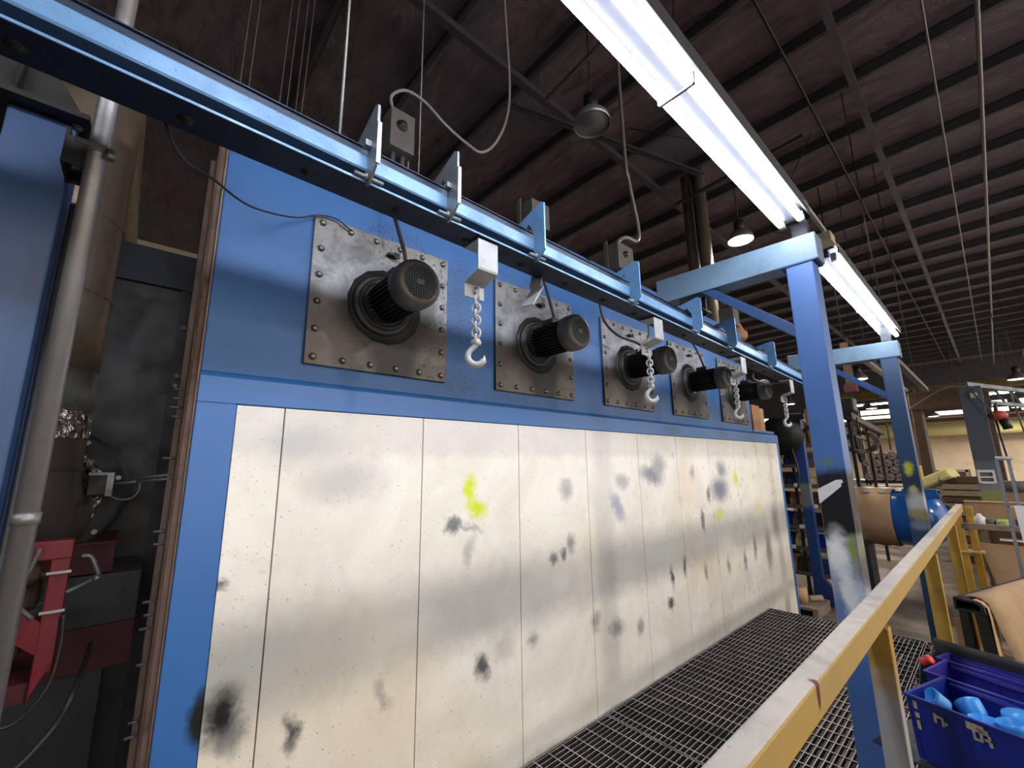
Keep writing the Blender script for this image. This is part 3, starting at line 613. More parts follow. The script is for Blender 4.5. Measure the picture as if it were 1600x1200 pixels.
# ================================================================= handrail
hr = thing('handrail', 'long worn yellow handrail with pale top running beside the walkway', 'handrail', (3.2, .36, GR))
MB().box(-.2, 6.79, .334, .386, -.546, -.470).build('top_rail', 'rail_yellow', hr, .007)
for x in (.25, 1.93, 3.60, 5.28): MB().box(x, x + .05, .325, .390, GR, -.546).build('post', 'post_yellow', hr, .004)
er = thing('end_rail', 'pair of tall yellow posts with a grey crossbar at the far end of the handrail', 'railing', (6.85, .33, FL))
MB().box(6.80, 6.86, .36, .42, FL, -.5).build('post', 'post_yellow', er, .004); MB().box(6.86, 6.92, .27, .33, FL, -.5).build('post', 'post_yellow', er, .004)
MB().box(6.55, 6.60, -.04, .36, -.70, -.645).build('crossbar', 'wood', er, .003)
MB().box(6.78, 6.95, .24, .44, -.97, -.955).build('strap', 'kraft_light', er)

# ================================================================= left side: column, duct, blower, burner frame
t = thing('steel_column', 'plain blue steel column with a dark cap plate at the left edge', 'column', (-.335, 1.87, FL))
MB().box(-.41, -.262, 1.80, 1.95, FL, 1.09).build('column', 'col0', t, .006)
MB().box(-.55, -.232, 1.74, 2.0, 1.09, 1.108).build('cap_plate', 'black_metal', t)
MB().lathe((-.262, 1.80, 1.09), (0, 0, -1), [(0, .016), (.004, .016), (.0041, .010), (.014, .010), (.0141, 0)], 6).build('bolt', 'bolt', t)
MB().prism([(-.52, 1.80, 1.108), (-.24, 1.80, 1.108), (-.42, 1.80, 1.40), (-.52, 1.80, 1.40)], (0, .012, 0)).prism([(-.40, 1.74, 1.108), (-.40, 1.98, 1.108), (-.40, 1.9, 1.42), (-.40, 1.82, 1.42)], (.012, 0, 0)).build('gusset', 'black_metal', t)
MB().box(-1.6, -.30, 1.82, 1.95, 1.40, 1.58).box(-1.6, -.30, 1.78, 1.99, 1.40, 1.41).build('beam', 'black_metal', t)
t = thing('strut_channel', 'short dark slotted channel clamped between the blue column and the thin bright pipe', 'channel', (-.24, 1.72, .93))
MB().box(-.262, -.254, 1.66, 1.78, .88, .995).box(-.215, -.207, 1.66, 1.78, .88, .995).box(-.262, -.207, 1.77, 1.78, .88, .995).box(-.262, -.207, 1.655, 1.66, .88, .97).build('channel', 'black_metal', t)
MB().box(-.235, -.165, 1.60, 1.604, .925, .94).lathe((-.187, 1.63, .92), (0, 0, 1), [(0, .024), (0, .029), (.022, .029), (.022, .024)], 18).cyl((-.158, 1.60, .90), (-.158, 1.60, .93), .012, n=8).build('pipe_clamp', 'galv', t)
tag(MB().cyl((-.187, 1.63, FL), (-.187, 1.63, 6.4), .0235, n=20).cyl((-.187, 1.63, -.13), (-.187, 1.63, -.10), .027, n=20).build('conduit_pipe', 'pipe_grey'), 'thin bright vertical steel pipe in front of the big duct', 'pipe')
tag(MB().cyl((-.245, 1.86, FL), (-.245, 1.86, .85), .008, n=8).build('electric_cable', 'cable'), 'black cable running down beside the thin bright pipe', 'cable')
t = thing('exhaust_duct', 'big dull vertical exhaust duct with foil tape bending into the blower, left edge', 'duct', (-.37, 2.6, -.2))
dm = MB().tube(curve([(-.37, 2.6, .42), (-.37, 2.6, 1.45), (-.37, 2.63, 1.68), (-.37, 2.78, 1.84), (-.38, 3.05, 1.90), (-.40, 4.2, 1.90), (-.40, 5.5, 1.90)], 6), .205, 40)
for z in (.75, 1.1): dm.lathe((-.37, 2.6, z), (0, 0, 1), [(0, .205), (.004, .212), (.012, .212), (.016, .205)], 40)
dm.build('upper_pipe', 'duct', t)
MB().cyl((-.37, 2.6, .24), (-.37, 2.6, .42), .209, n=40).build('bare_band', 'galv', t)
MB().lathe((-.37, 2.6, .13), (0, 0, 1), [(0, .209), (.005, .212), (.11, .212), (.115, .209)], 40).build('foil_tape', 'foil', t)
pts = curve([(-.37, 2.6, .14), (-.37, 2.6, .02), (-.36, 2.61, -.08), (-.33, 2.68, -.16), (-.31, 2.80, -.18)], 6)
MB().tube(pts, .207, 36).lathe((-.37, 2.6, .0), (0, 0, 1), [(0, .207), (.004, .216), (.010, .216), (.014, .207)], 40).build('elbow', 'duct_dark', t)
t = thing('blower_housing', 'round grey blower housing behind the duct elbow with a crumpled foil ring', 'blower', (-.30, 2.9, -.4))
MB().lathe((-.30, 2.75, -.10), (0, 1, 0), [(0, 0), (0, .27), (.0, .285), (.008, .285), (.012, .268), (.20, .268), (.20, .30), (.21, .30), (.21, 0)], 56).build('volute', 'machine_grey', t)
rp = []
for k in range(60):
    a = 2 * math.pi * k / 60; r = .222 + .006 * math.sin(k * 2.3); rp.append((-.33 + r * math.cos(a), 2.735 + .004 * math.sin(k * 3.7), -.10 + r * math.sin(a)))
MB().tube(rp, [.02 + .004 * math.sin(k * 1.7) for k in range(60)], 9, closed=True).build('foil_ring', 'foil', t)
for a in (15, 60, -40, -75): MB().cyl((-.30 + .262 * math.cos(math.radians(a)), 2.75, -.10 + .262 * math.sin(math.radians(a))), (-.30 + .262 * math.cos(math.radians(a)), 2.735, -.10 + .262 * math.sin(math.radians(a))), .011, n=8).build('bolt', 'galv', t)
t = thing('airflow_sensor', 'small black and steel sensor box wired across to the oven end', 'sensor', (-.10, 2.64, -.1))
MB().box(-.14, -.075, 2.60, 2.66, -.105, -.01).build('body', 'black_metal', t, .004)
MB().box(-.08, -.058, 2.59, 2.66, -.108, -.008).box(-.14, -.08, 2.595, 2.60, -.018, -.006).build('cover', 'galv', t)
MB().cyl((-.058, 2.62, -.058), (.03, 2.58, -.048), .007, n=8).cyl((.02, 2.58, -.035), (.135, 2.50, -.02), .008, n=8).cyl((.02, 2.58, -.05), (.135, 2.50, -.038), .006, n=8).build('fitting', 'galv', t)
MB().tube(curve([(.03, 2.58, -.04), (.03, 2.57, -.09), (.01, 2.58, -.12), (-.03, 2.6, -.125), (-.07, 2.62, -.105)]), .004, 6).build('cable', 'cable_grey', t)
t = thing('burner_machine', 'grey and red steel blower base low on the left, behind the red frame', 'machine base', (-.4, 2.8, FL))
MB().box(-1.2, -.02, 2.72, 3.15, -.445, -.315).box(-1.2, -.02, 2.70, 3.15, -.32, -.31).build('red_beam', 'red_dark', t)
MB().box(-1.2, .085, 2.70, 3.15, -.66, -.45).build('grey_box', 'machine_grey', t, .004)
MB().box(-1.2, .085, 2.698, 3.15, -.84, -.66).build('red_stripe', 'red_dark', t, .004)
MB().box(-1.2, .0, 2.8, 3.15, FL, -.84).build('skirt', 'dark_steel', t)
t = thing('red_frame', 'bright red steel frame with a diagonal brace at the lower left corner', 'frame', (-.3, 2.25, -.7))
MB().box(-.175, -.127, 2.204, 2.256, -.66, -.27).prism([(-.175, 2.2, -.66), (-.125, 2.2, -.62), (-.175, 2.2, -.74)], (0, .06, 0)).build('upright', 'red', t, .004)
MB().box(-.8, -.125, 2.2, 2.26, -.30, -.235).build('top_bar', 'red', t, .006)
MB().prism([(-.60, 2.205, -.12), (-.60, 2.205, -.21), (-.17, 2.205, -.60), (-.17, 2.205, -.50)], (0, .05, 0)).build('brace', 'red', t)
MB().box(-.8, -.17, 2.22, 2.75, -.74, -.68).build('foot_beam', 'red_dark', t)
for z in (-.345, -.47): MB().box(-.18, -.12, 2.192, 2.2, z, z + .008).build('cable_tie', 'chain_white', t)
tag(MB().tube(curve([(-.28, 2.35, -.50), (-.17, 2.35, -.455), (-.08, 2.4, -.42), (-.055, 2.42, -.405), (-.065, 2.42, -.37), (-.085, 2.42, -.33), (-.11, 2.42, -.325)]), .008, 8).sphere((-.058, 2.40, -.41), .014).build('linkage_rod', 'galv'), 'bare steel linkage rod with a ball joint beside the red frame', 'rod')
tag(MB().tube(curve([(-.20, 2.15, -.25), (-.23, 2.15, -.40), (-.19, 2.15, -.47)]), .007, 8).build('hose', 'box_grey'), 'short grey hose hanging across the top of the red frame', 'hose')
tag(MB().tube(curve([(-.32, 2.1, -.6), (-.28, 2.1, -.82), (-.20, 2.1, -.90), (-.10, 2.15, -.82), (-.06, 2.2, -.72), (-.045, 2.6, -.70)]), .009, 8).build('hose', 'cable'), 'long black hose looping below the red frame', 'hose')
tag(MB().tube(curve([(-.40, 2.15, -.55), (-.30, 2.15, -.72), (-.20, 2.17, -.78), (-.13, 2.18, -.70), (-.115, 2.19, -.58), (-.12, 2.19, -.48)]), .006, 8).build('hose', 'cable'), 'thin grey cable curving around the foot of the red frame', 'cable')
tag(MB().box(-.40, -.20, 2.3, 2.5, -.47, -.38).cyl((-.21, 2.3, -.34), (-.27, 2.28, -.34), .05, n=14).box(-.42, -.22, 2.3, 2.4, -.62, -.55).build('burner_valve', 'rust', None, .01), 'rusty and black burner valve block behind the red frame', 'valve')
t = thing('rear_casing', 'rear oven casing of bare grey sheet under a blue beam, beyond the duct', 'casing', (-.3, 3.3, FL))
MB().box(-2.2, .10, 3.2, 3.28, FL, 1.09).build('grey_sheet', 'casing_grey', t)
MB().box(-2.2, .17, 3.17, 3.30, 1.09, 1.315).build('top_beam', 'navy_dark', t)
MB().box(.10, .18, 3.18, 3.30, FL, 1.09).build('edge_post', 'dark_steel', t)
for z in (.85, .55, .49): MB().cyl((.13, 3.18, z), (.13, 3.16, z), .012, n=8).build('bolt', 'bolt', t)
tag(MB().box(-2.2, .6, 3.6, 5.8, FL, 1.45).build('rear_machine', 'rust'), 'dark rusty machine body behind the rear oven casing', 'machine')

# ================================================================= switches, cables and flues above the oven
def switch(x, w_, z, h, l):
    t = thing('disconnect_switch', l, 'switch box', (x + w_ / 2, 2.12, 1.62), 'switch boxes on posts above the oven')
    MB().box(x, x + w_, 2.05, 2.17, z, z + h).build('box', 'box_grey', t, .004)
    MB().lathe((x + w_ * .45, 2.05, z + h * .6), (0, -1, 0), [(0, .035), (.008, .033), (.01, .02), (.03, .02), (.031, 0)], 16).build('handle', 'black_metal', t)
    for q in (x - .03, x + w_ + .01): MB().box(q, q + .01, 2.15, 2.19, 1.62, z + h + .03).build('strut', 'pipe_grey', t)
    MB().cyl((x + w_ * .3, 2.11, 1.62), (x + w_ * .3, 2.11, z), .014, n=8).cyl((x + w_ * .7, 2.11, 1.62), (x + w_ * .7, 2.11, z), .014, n=8).build('conduit', 'pipe_grey', t)
switch(.895, .155, 1.84, .26, 'nearest dusty switch box on a strut post, with a cable looping from its top')
switch(2.04, .19, 1.80, .21, 'second switch box standing above the oven, over the second motor')
switch(3.16, .25, 1.80, .26, 'third switch box above the oven, fed by a crooked conduit')
t = switch(4.3, .25, 1.82, .22, 'fourth and farthest switch box above the oven, partly behind the rail')
cs = 2.1 / 2.3
tag(MB().tube(curve([(a * cs, 2.1, c * cs) for a, c in [(1.02, 2.30), (1.0, 2.42), (1.10, 2.53), (1.25, 2.53), (1.42, 2.45), (1.6, 2.40), (1.75, 2.40), (1.90, 2.58), (2.02, 2.9), (2.05, 3.3), (2.0, 4.2), (1.9, 6.9)]]), .010, 8).build('power_cable', 'cable_grey'), 'pale cable looping up from the nearest switch box to the roof', 'cable')
tag(MB().tube(curve([(3.28, 2.12, 2.06), (3.28, 2.12, 2.13), (3.42, 2.12, 2.22), (3.62, 2.12, 2.26), (3.66, 2.12, 2.45), (3.55, 2.12, 2.9), (3.5, 2.12, 3.4), (3.5, 2.12, 6.4)]), .020, 8).build('conduit_pipe', 'pipe_grey'), 'crooked grey conduit rising from the third switch box', 'pipe')
tag(MB().cyl((.72, 2.4, 1.62), (.72, 2.4, 6.5), .010, n=8).build('hanger_rod', 'alu'), 'bright thin vertical rod rising behind the rail near the top left', 'rod')
tag(MB().cyl((1.32, 2.5, 1.62), (1.32, 2.5, 6.5), .006, n=8).build('hanger_rod', 'pipe_grey'), 'faint thin rod rising beside the nearest switch box', 'rod')
for k, (a, b) in enumerate([((.20, 2.6), (.15, 3.5)), ((.24, 2.6), (.22, 3.5)), ((.40, 2.6), (.47, 3.6)), ((.44, 2.6), (.53, 3.6)), ((.49, 2.6), (.60, 3.6)), ((.52, 2.6), (.66, 3.6))]):
    tag(MB().cyl((a[0], a[1], 1.2), (b[0] + .15, b[1], 6.3), .0035, n=6).build('cable', 'box_grey'), 'thin slanting wire above the left end of the rail, %s from the left' % ['first', 'second', 'third', 'fourth', 'fifth', 'last'][k], 'wire', 'slanting wires at upper left')
t = thing('flue_pipe', 'twin bare metal flue pipes rising to the roof behind the near crossbeam', 'flue', (9.0, 3.7, FL))
MB().cyl((9.0, 3.86, FL), (9.0, 3.86, 6.7), .145, n=28).build('pipe', 'duct', t); MB().cyl((8.98, 3.60, FL), (8.98, 3.60, 6.7), .13, n=28).build('pipe', 'duct', t)
MB().cyl((8.84, 3.72, FL), (8.84, 3.72, 6.4), .02, n=8).build('conduit', 'pipe_grey', t)
t = thing('exhaust_fan', 'small grey box with a rounded tan base on a post beyond the farthest motor', 'fan', (6.45, 2.28, FL))
MB().cyl((6.45, 2.28, FL), (6.45, 2.28, 1.95), .03, n=10).box(6.1, 6.47, 2.26, 2.30, 1.9, 1.95).build('post', 'dark_steel', t); MB().box(5.93, 6.13, 2.1, 2.3, 1.86, 2.12).build('box', 'box_grey', t, .01)
MB().lathe((6.2, 2.2, 1.70), (0, 0, 1), [(0, 0), (0, .13), (.04, .15), (.10, .15), (.14, .11), (.3, .05), (.3, 0)], 24).build('base', 'cardboard', t)
tag(MB().box(5.74, 6.0, 1.95, 2.2, .402, .72).build('carton', 'cardboard', None, .004), 'brown carton standing on the far end of the oven', 'box')
tag(MB().box(6.02, 6.2, 1.97, 2.2, .402, .70).build('carton', 'kraft', None, .004), 'paler brown carton behind the first one on the far end of the oven', 'box')

# ================================================================= roof services and high bay lamps
for k, p in enumerate(HIGHBAYS):
    on = k != 1
    lab = ['lit round high bay lamp just above the near crossbeam', 'unlit glassy high bay lamp high behind the rail', 'lit high bay lamp between the two blue columns', 'lit high bay lamp near the right edge, above the ladder-like arm', 'lit high bay lamp low between the columns, farther left',
           'small lit high bay lamp at the right edge of the frame', 'high bay lamp over the right side of the shop', 'high bay lamp over the near right side of the shop', 'lit high bay lamp left of the far column', 'tiny lit high bay lamp right of the far column', 'lit high bay lamp deep in the left side of the shop'][k]
    t = thing('high_bay_lamp', lab, 'lamp', (p[0], p[1], p[2]), 'high bay lamps')
    MB().lathe(p, (0, 0, 1), [(0, .27), (.0, .275), (.10, .26), (.22, .16), (.27, .09), (.27, .085), (.22, .15), (.10, .25), (0, .265)], 28).build('shade', 'alu' if not on else 'box_grey', t)
    MB().lathe((p[0], p[1], p[2] + .26), (0, 0, 1), [(0, 0), (0, .09), (.02, .11), (.22, .11), (.25, .06), (.25, 0)], 20).build('ballast', 'black_metal', t)
    MB().lathe((p[0], p[1], p[2] + .02), (0, 0, 1), [(0, 0), (.0, .26), (.01, .26), (.01, 0)], 28).build('lens', 'bay_glow' if on else 'galv', t)
    MB().cyl((p[0], p[1], p[2] + .5), (p[0], p[1], 6.75), .01, n=6).build('stem', 'black_metal', t)
for Y, z, r, mt, l in [(1.28, 6.3, .022, 'black_metal', 'long dark conduit crossing under the purlins right of the near light'), (-.72, 5.9, .028, 'pipe_grey', 'long bright conduit crossing the roof near the right edge'), (-1.9, 6.1, .03, 'pipe_grey', 'long pipe along the roof at the far right edge'), (-.25, 6.2, .016, 'pipe_grey', 'thin conduit along the roof between the columns and the right edge')]:
    tag(MB().cyl((-4, Y, z), (40, Y, z), r, n=8).build('roof_conduit', mt), l, 'pipe')
for p, q, l in [((4.0, 4.6, 6.0), (8.2, 3.3, 6.0), 'paired dark pipes running diagonally under the roof behind the rail'), ((4.1, 2.0, 5.7), (4.25, 3.9, 5.7), 'pale channel hung under the roof beside the unlit lamp'), ((8.1, 1.4, 5.6), (8.3, 3.9, 5.6), 'dark channel hung in front of the flue pipes')]:
    d = MB().bar(p, q, .05, .06)
    if 'paired' in l: d.bar((p[0] + .1, p[1] - .1, p[2]), (q[0] + .1, q[1] - .1, q[2]), .04, .04)
    tag(d.build('roof_channel', 'dark_steel' if 'dark' in l else 'box_grey'), l, 'channel')
for k, (x, y) in enumerate([(3.6, 1.3), (6.5, 3.8), (9.4, 1.5), (12.3, 3.6), (15.2, 1.4)]):
    tag(MB().cyl((x, y, 6.45), (x + 2.9, y + 1.6 * (-1) ** k, 6.45), .012, n=6).build('roof_brace', 'black_metal'), 'thin diagonal roof brace rod under the purlins, %s' % ['nearest the camera', 'second from the near end', 'near the flue pipes', 'beyond the flue pipes', 'farthest away'][k], 'rod', 'roof brace rods')
for k, y in enumerate((.9, -1.2)):
    t = thing('light_track', ('unlit grey track continuing beyond the far column' if k == 0 else 'pale hanging track further right beyond the far column'), 'track', (12, y, 1.5))
    if k: y = 1.6
    MB().box(8 + 3 * k, 14 + 4 * k, y - .05, y + .05, 1.62 + .5 * k, 1.70 + .5 * k).build('tray', 'box_grey' if k == 0 else 'galv', t)
    for x in (9 + 3 * k, 12 + 3 * k): MB().cyl((x, y, 1.7 + .5 * k), (x, y, 6.75), .008, n=6).build('hanger', 'black_metal', t)
t = thing('duct_drop', 'brown vertical drop with a red end hanging between the columns', 'duct', (12, 1.98, 1.6))
MB().box(11.98, 12.12, 1.90, 2.04, 1.72, 2.7).build('shaft', 'rust', t); MB().cyl((12.05, 1.97, 2.7), (12.05, 1.97, 6.75), .012, n=6).build('hanger', 'black_metal', t); MB().box(11.93, 12.17, 1.86, 2.08, 1.55, 1.72).build('red_end', 'red_dark', t)

# ================================================================= blue plastic bins with caps
O = Vector((2.60, .405, -.985)); U = Vector((-.30, -.954, 0)); V = Vector((.954, -.30, 0)); Zv = Vector((0, 0, 1))
def W(u, v, z): return O + U * u + V * v + Zv * z
def qslab(mb, a, b, c, d, nrm, th): mb.prism([a, b, c, d], Vector(nrm) * th); return mb
def bin_(u0, v0, v1, z, h, mat, l, lip=0.):
    u1 = u0 + .52; t = thing('plastic_bin', l, 'bin', W((u0 + u1) / 2, (v0 + v1) / 2, z - h), 'blue plastic bins on the cart')
    i = .02; mb = MB()
    qslab(mb, W(u0, v0, z - lip), W(u1, v0, z - lip), W(u1, v0 + i, z - h), W(u0, v0 + i, z - h), V, .004)
    qslab(mb, W(u0, v1, z), W(u1, v1, z), W(u1, v1 - i, z - h), W(u0, v1 - i, z - h), -V, .004)
    qslab(mb, W(u0, v0, z - lip), W(u0, v1, z), W(u0 + i, v1 - i, z - h), W(u0 + i, v0 + i, z - h), U, .004)
    qslab(mb, W(u1, v0, z - lip), W(u1, v1, z), W(u1 - i, v1 - i, z - h), W(u1 - i, v0 + i, z - h), -U, .004)
    qslab(mb, W(u0 + i, v0 + i, z - h), W(u1 - i, v0 + i, z - h), W(u1 - i, v1 - i, z - h), W(u0 + i, v1 - i, z - h), Zv, .004)
    body = mb.build('body', mat, t)
    rm = MB()
    qslab(rm, W(u0 - .006, v0 - .008, z - lip), W(u1, v0 - .008, z - lip), W(u1, v0 + .004, z - lip), W(u0 - .006, v0 + .004, z - lip), Zv, .007)
    qslab(rm, W(u0 - .006, v0, z - lip), W(u0 + .006, v0, z - lip), W(u0 + .006, v1, z), W(u0 - .006, v1, z), Zv, .007)
    rm.build('rim', mat, t)
    rb = MB()
    qslab(rb, W(u0 + .02, v1 - .012, z - .01), W(u0 + .20, v1 - .012, z - .01), W(u0 + .22, v1 - .016, z - .028), W(u0 + .02, v1 - .014, z - .018), -V, .008)
    qslab(rb, W(u0 + .18, v1 - .012, z - .012), W(u1, v1 - .012, z - .02), W(u1, v1 - .016, z - .03), W(u0 + .2, v1 - .016, z - .026), -V, .008)
    for u in (u0 + .17, u0 + .34): qslab(rb, W(u, v1 - .008, z - .03), W(u + .008, v1 - .008, z - .03), W(u + .008, v1 - .02, z - h + .01), W(u, v1 - .02, z - h + .01), -V, .006)
    rb.build('back_ridge', 'bin_violet' if mat == 'bin_blue' else mat, t)
    return t
b1 = bin_(-.01, 0, .335, 0, .24, 'bin_blue', 'front blue bin holding light blue caps, with worn tan stickers on its face', .0)
bin_(-.09, .352, .56, .0, .22, 'bin_violet', 'empty violet blue bin directly behind the one with caps', .01)
bin_(-.13, .572, .69, -.005, .20, 'bin_violet', 'rearmost violet blue bin, against the black edge of the cart', .0)
lb = MB()
def lab(u, z, w_, h, sk=0):
    k = .083; a = W(u, -.004 - z * -k, -z); mb = lb
    mb.prism([W(u, -.004 + z * k, -z), W(u + w_, -.004 + z * k, -z - sk), W(u + w_, -.004 + (z + h) * k, -z - h - sk), W(u, -.004 + (z + h) * k, -z - h)], -V * .002)
for a in [(.012, .012, .012, .028), (.012, .055, .014, .02), (.012, .085, .012, .034), (.075, .030, .008, .036), (.083, .034, .016, .010), (.098, .036, .008, .034), (.108, .05, .010, .010),
          (.175, .010, .05, .026), (.19, .034, .008, .034), (.198, .060, .018, .008), (.21, .030, .008, .036), (.218, .030, .018, .008), (.232, .036, .008, .014), (.222, .050, .014, .008), (.232, .056, .010, .018), (.205, .02, .03, .014)]: lab(*a)
lb.build('worn_label', 'label_tan', b1)
def cap(u, v, z, ax, l, r=.042):
    c = W(u, v, z); a = Vector(ax).normalized()
    tag(MB().lathe(c, a, [(0, 0), (0, r * .82), (.004, r * .86), (.045, r), (.062, r * 1.03), (.062, r * .97), (.006, r * .78), (.006, 0)], 28).build('plastic_cap', 'cap_blue'), l, 'cap', 'light blue caps in the front bin')
cap(.06, .135, -.050, (-.35, .75, .55), 'light blue cap leaning at the left end of the front bin')
cap(.135, .20, -.070, (.55, .45, .62), 'light blue cap tipped with its open mouth toward the left, middle of the front bin', .045)
cap(.235, .245, -.012, (.12, -.12, -1), 'light blue cap lying face down, flat disc upward, right part of the front bin', .05)
cap(.19, .11, -.085, (.1, .1, 1), 'light blue cap low between the tipped cap and the flat one')
cap(.27, .13, -.065, (.0, .2, .9), 'light blue cap against the front wall at the right edge of the picture')
cap(.33, .25, -.12, (.6, .1, .5), 'light blue cap deep in the middle of the front bin')
cap(.10, .22, -.15, (.2, .4, .6), 'light blue cap deep at the back left of the front bin')
ct = thing('bin_cart', 'black steel cart carrying the blue plastic bins', 'cart', W(.3, .4, -.56))
mb = MB(); qslab(mb, W(-.16, -.02, -.25), W(.75, -.02, -.25), W(.75, .73, -.25), W(-.19, .73, -.25), Zv, .006); mb.build('shelf', 'dark_steel', ct)
MB().tube([W(-.20, .735, .02), W(.75, .735, .02)], .022, 12).build('edge_tube', 'dark_steel', ct)
mb = MB(); qslab(mb, W(-.20, .71, .02), W(.75, .71, .02), W(.75, .71, -.25), W(-.20, .71, -.25), V, .004); mb.build('back_sheet', 'dark_steel', ct)
mb = MB(); qslab(mb, W(-.19, .55, -.02), W(-.19, .72, -.01), W(-.19, .72, -.25), W(-.19, .45, -.25), -U, .004); mb.build('corner_gusset', 'mid_grey', ct)
for u, v in ((.0, .05), (-.12, .7), (.7, .05), (.7, .7)): MB().tube([W(u, v, -.25), W(u, v, -.54)], .015, 8).lathe(W(u, v, -.54) - U * .012, U, [(0, 0), (0, .026), (.024, .026), (.024, 0)], 16).build('leg', 'black_metal', ct)
tag(MB().lathe(W(-.145, .46, -.01), U * .6 + Zv * .5, [(0, 0), (0, .018), (.01, .022), (.02, .017), (.032, .017), (.042, .022), (.05, .018), (.05, 0)], 16).build('thread_spool', 'red_plastic'), 'small red plastic spool at the corner of the blue bins', 'spool')

# ================================================================= black rack draped with brown paper
A = Vector((3.90, .262, -.835)); D = Vector((.955, -.297, 0)); N_ = Vector((-.297, -.955, 0))
def Q(s, n, z): return A + D * s + N_ * n + Zv * z
rk = thing('paper_rack', 'black steel rack under a sheet of brown paper, right edge', 'rack', Q(.6, 0, -1.05))
mb = MB()
for s_, e in ((0, .14), (1.6, 1.74)):
    mb.prism([Q(s_, -.06, 0), Q(s_, .045, 0), Q(s_, .075, -.03), Q(s_, .08, -.07), Q(s_, -.06, -.07)], D * .004)
mb.prism([Q(0, -.06, .0), Q(0, .045, 0), Q(0, .045, -.008), Q(0, -.06, -.008)], D * 1.7).prism([Q(0, -.06, -.07), Q(0, .075, -.07), Q(0, .075, -.062), Q(0, -.06, -.062)], D * 1.7)
mb.prism([Q(0, -.06, 0), Q(0, -.052, 0), Q(0, -.052, -.07), Q(0, -.06, -.07)], D * 1.7).prism([Q(0, .045, 0), Q(0, .078, -.03), Q(0, .078, -.07), Q(0, .068, -.07), Q(0, .066, -.034), Q(0, .04, -.008)], D * 1.7)
mb = MB().prism([Q(0, -.06, .0), Q(0, .045, 0), Q(0, .036, -.014), Q(0, -.046, -.014)], D * 1.7).prism([Q(0, -.06, -.07), Q(0, -.046, -.056), Q(0, .06, -.056), Q(0, .08, -.07)], D * 1.7).prism([Q(0, -.06, 0), Q(0, -.046, -.014), Q(0, -.046, -.056), Q(0, -.06, -.07)], D * 1.7).prism([Q(0, .045, 0), Q(0, .075, -.02), Q(0, .08, -.07), Q(0, .06, -.056), Q(0, .056, -.03), Q(0, .036, -.014)], D * 1.7)
mb.build('top_tube', 'black_metal', rk, .003)
for s_, n0, n1, n2, n3 in ((.02, -.05, -.01, .0, -.05), (.02, .02, .075, .11, .05), (1.3, -.05, .07, .11, -.05)):
    MB().prism([Q(s_, n0, -.07), Q(s_, n1, -.07), Q(s_, n2, -.714), Q(s_, n3, -.714)], D * .05).build('leg', 'black_metal', rk)
def sheet(prof, s0, s1, ns, name, mat, label, cat, jit=.008):
    mb = MB(); n = len(prof); vs = []
    for i in range(ns + 1):
        s_ = s0 + (s1 - s0) * i / ns
        for k, (a, z) in enumerate(prof):
            j = jit * math.sin(i * 1.3 + k * .9) * (k / n); vs.append(Q(s_ + .04 * (k / n) * math.sin(k), a + j, z))
    fs = [(i * n + k, i * n + k + 1, (i + 1) * n + k + 1, (i + 1) * n + k) for i in range(ns) for k in range(n - 1)]
    mb.add(vs, fs, True); o = tag(mb.build(name, mat), label, cat)
    sm = o.modifiers.new('thickness', 'SOLIDIFY'); sm.thickness = .0015; return o
sheet([(-.02, .012), (.02, .016), (.05, .010), (.08, -.012), (.10, -.06), (.12, -.14), (.15, -.28), (.19, -.45), (.23, -.60), (.24, -.70)], .05, 2.2, 14, 'paper_sheet', 'kraft', 'large sheet of brown kraft paper draped over the black rack', 'paper')
sheet([(.03, .006), (.06, -.004), (.083, -.03), (.092, -.08), (.10, -.2), (.11, -.4), (.12, -.6)], .01, .07, 2, 'paper_edge', 'kraft_light', 'narrow inner edge of pale paper hanging over the end of the black rack', 'paper', 0)
tag(MB().bar((4.05, .325, GR), (4.05, .325, -.99), .035, .012, (1, 0, 0)).build('board', 'kraft_light'), 'pale narrow upright board between the yellow post and the black rack', 'board')

# ================================================================= right background
t = thing('workbench', 'paper covered workbench beyond the end of the handrail', 'workbench', (7.6, -.4, FL))
MB().box(7.72, 7.75, -1.6, .36, -1.3, -.50).build('back_board', 'kraft', t, .003); MB().box(7.70, 7.77, -1.6, .36, -.50, -.49).build('board_edge', 'kraft_light', t)
MB().box(7.15, 7.75, -1.6, .30, -.76, -.73).build('top', 'wood', t, .003); MB().prism([(7.14, .28, -.90), (7.14, -1.6, -.90), (6.98, -1.6, -1.75), (6.98, .16, -1.65)], (.004, 0, 0)).build('paper_front', 'kraft', t)
for y in (-1.5, .2): MB().box(7.2, 7.26, y, y + .06, FL, -.76).box(7.66, 7.72, y, y + .06, FL, -.76).build('leg', 'wood', t)
tag(MB().box(7.16, 7.4, -.9, .22, -.729, -.726).box(7.12, 7.3, -.7, .12, -.86, -.85).build('paper_stack', 'tape_white'), 'white papers spread on the edge of the workbench', 'papers')
tag(MB().lathe((7.25, .24, -.729), (0, 0, 1), [(0, 0), (0, .045), (.09, .045), (.11, .02), (.13, .018), (.13, 0)], 16).build('bottle', 'tape_white'), 'small white bottle on the workbench, left', 'bottle')
tag(MB().lathe((7.25, .16, -.729), (0, 0, 1), [(0, 0), (0, .035), (.08, .035), (.08, 0)], 16).build('jar', 'box_grey'), 'small dark jar between the white bottle and the green tub', 'jar')
tb = tag(MB().lathe((7.25, .06, -.729), (0, 0, 1), [(0, 0), (0, .065), (.06, .065), (.08, .05), (.08, 0)], 20).build('tub', 'green_label'), 'low green tub on the workbench', 'tub')
tag(MB().box(7.22, 7.3, -.12, -.02, -.729, -.64).build('small_box', 'navy', None, .004), 'small dark blue box on the workbench, right of the green tub', 'box')
t = thing('aluminium_stand', 'slender upright aluminium stand near the right edge', 'stand', (6.3, -.02, FL))
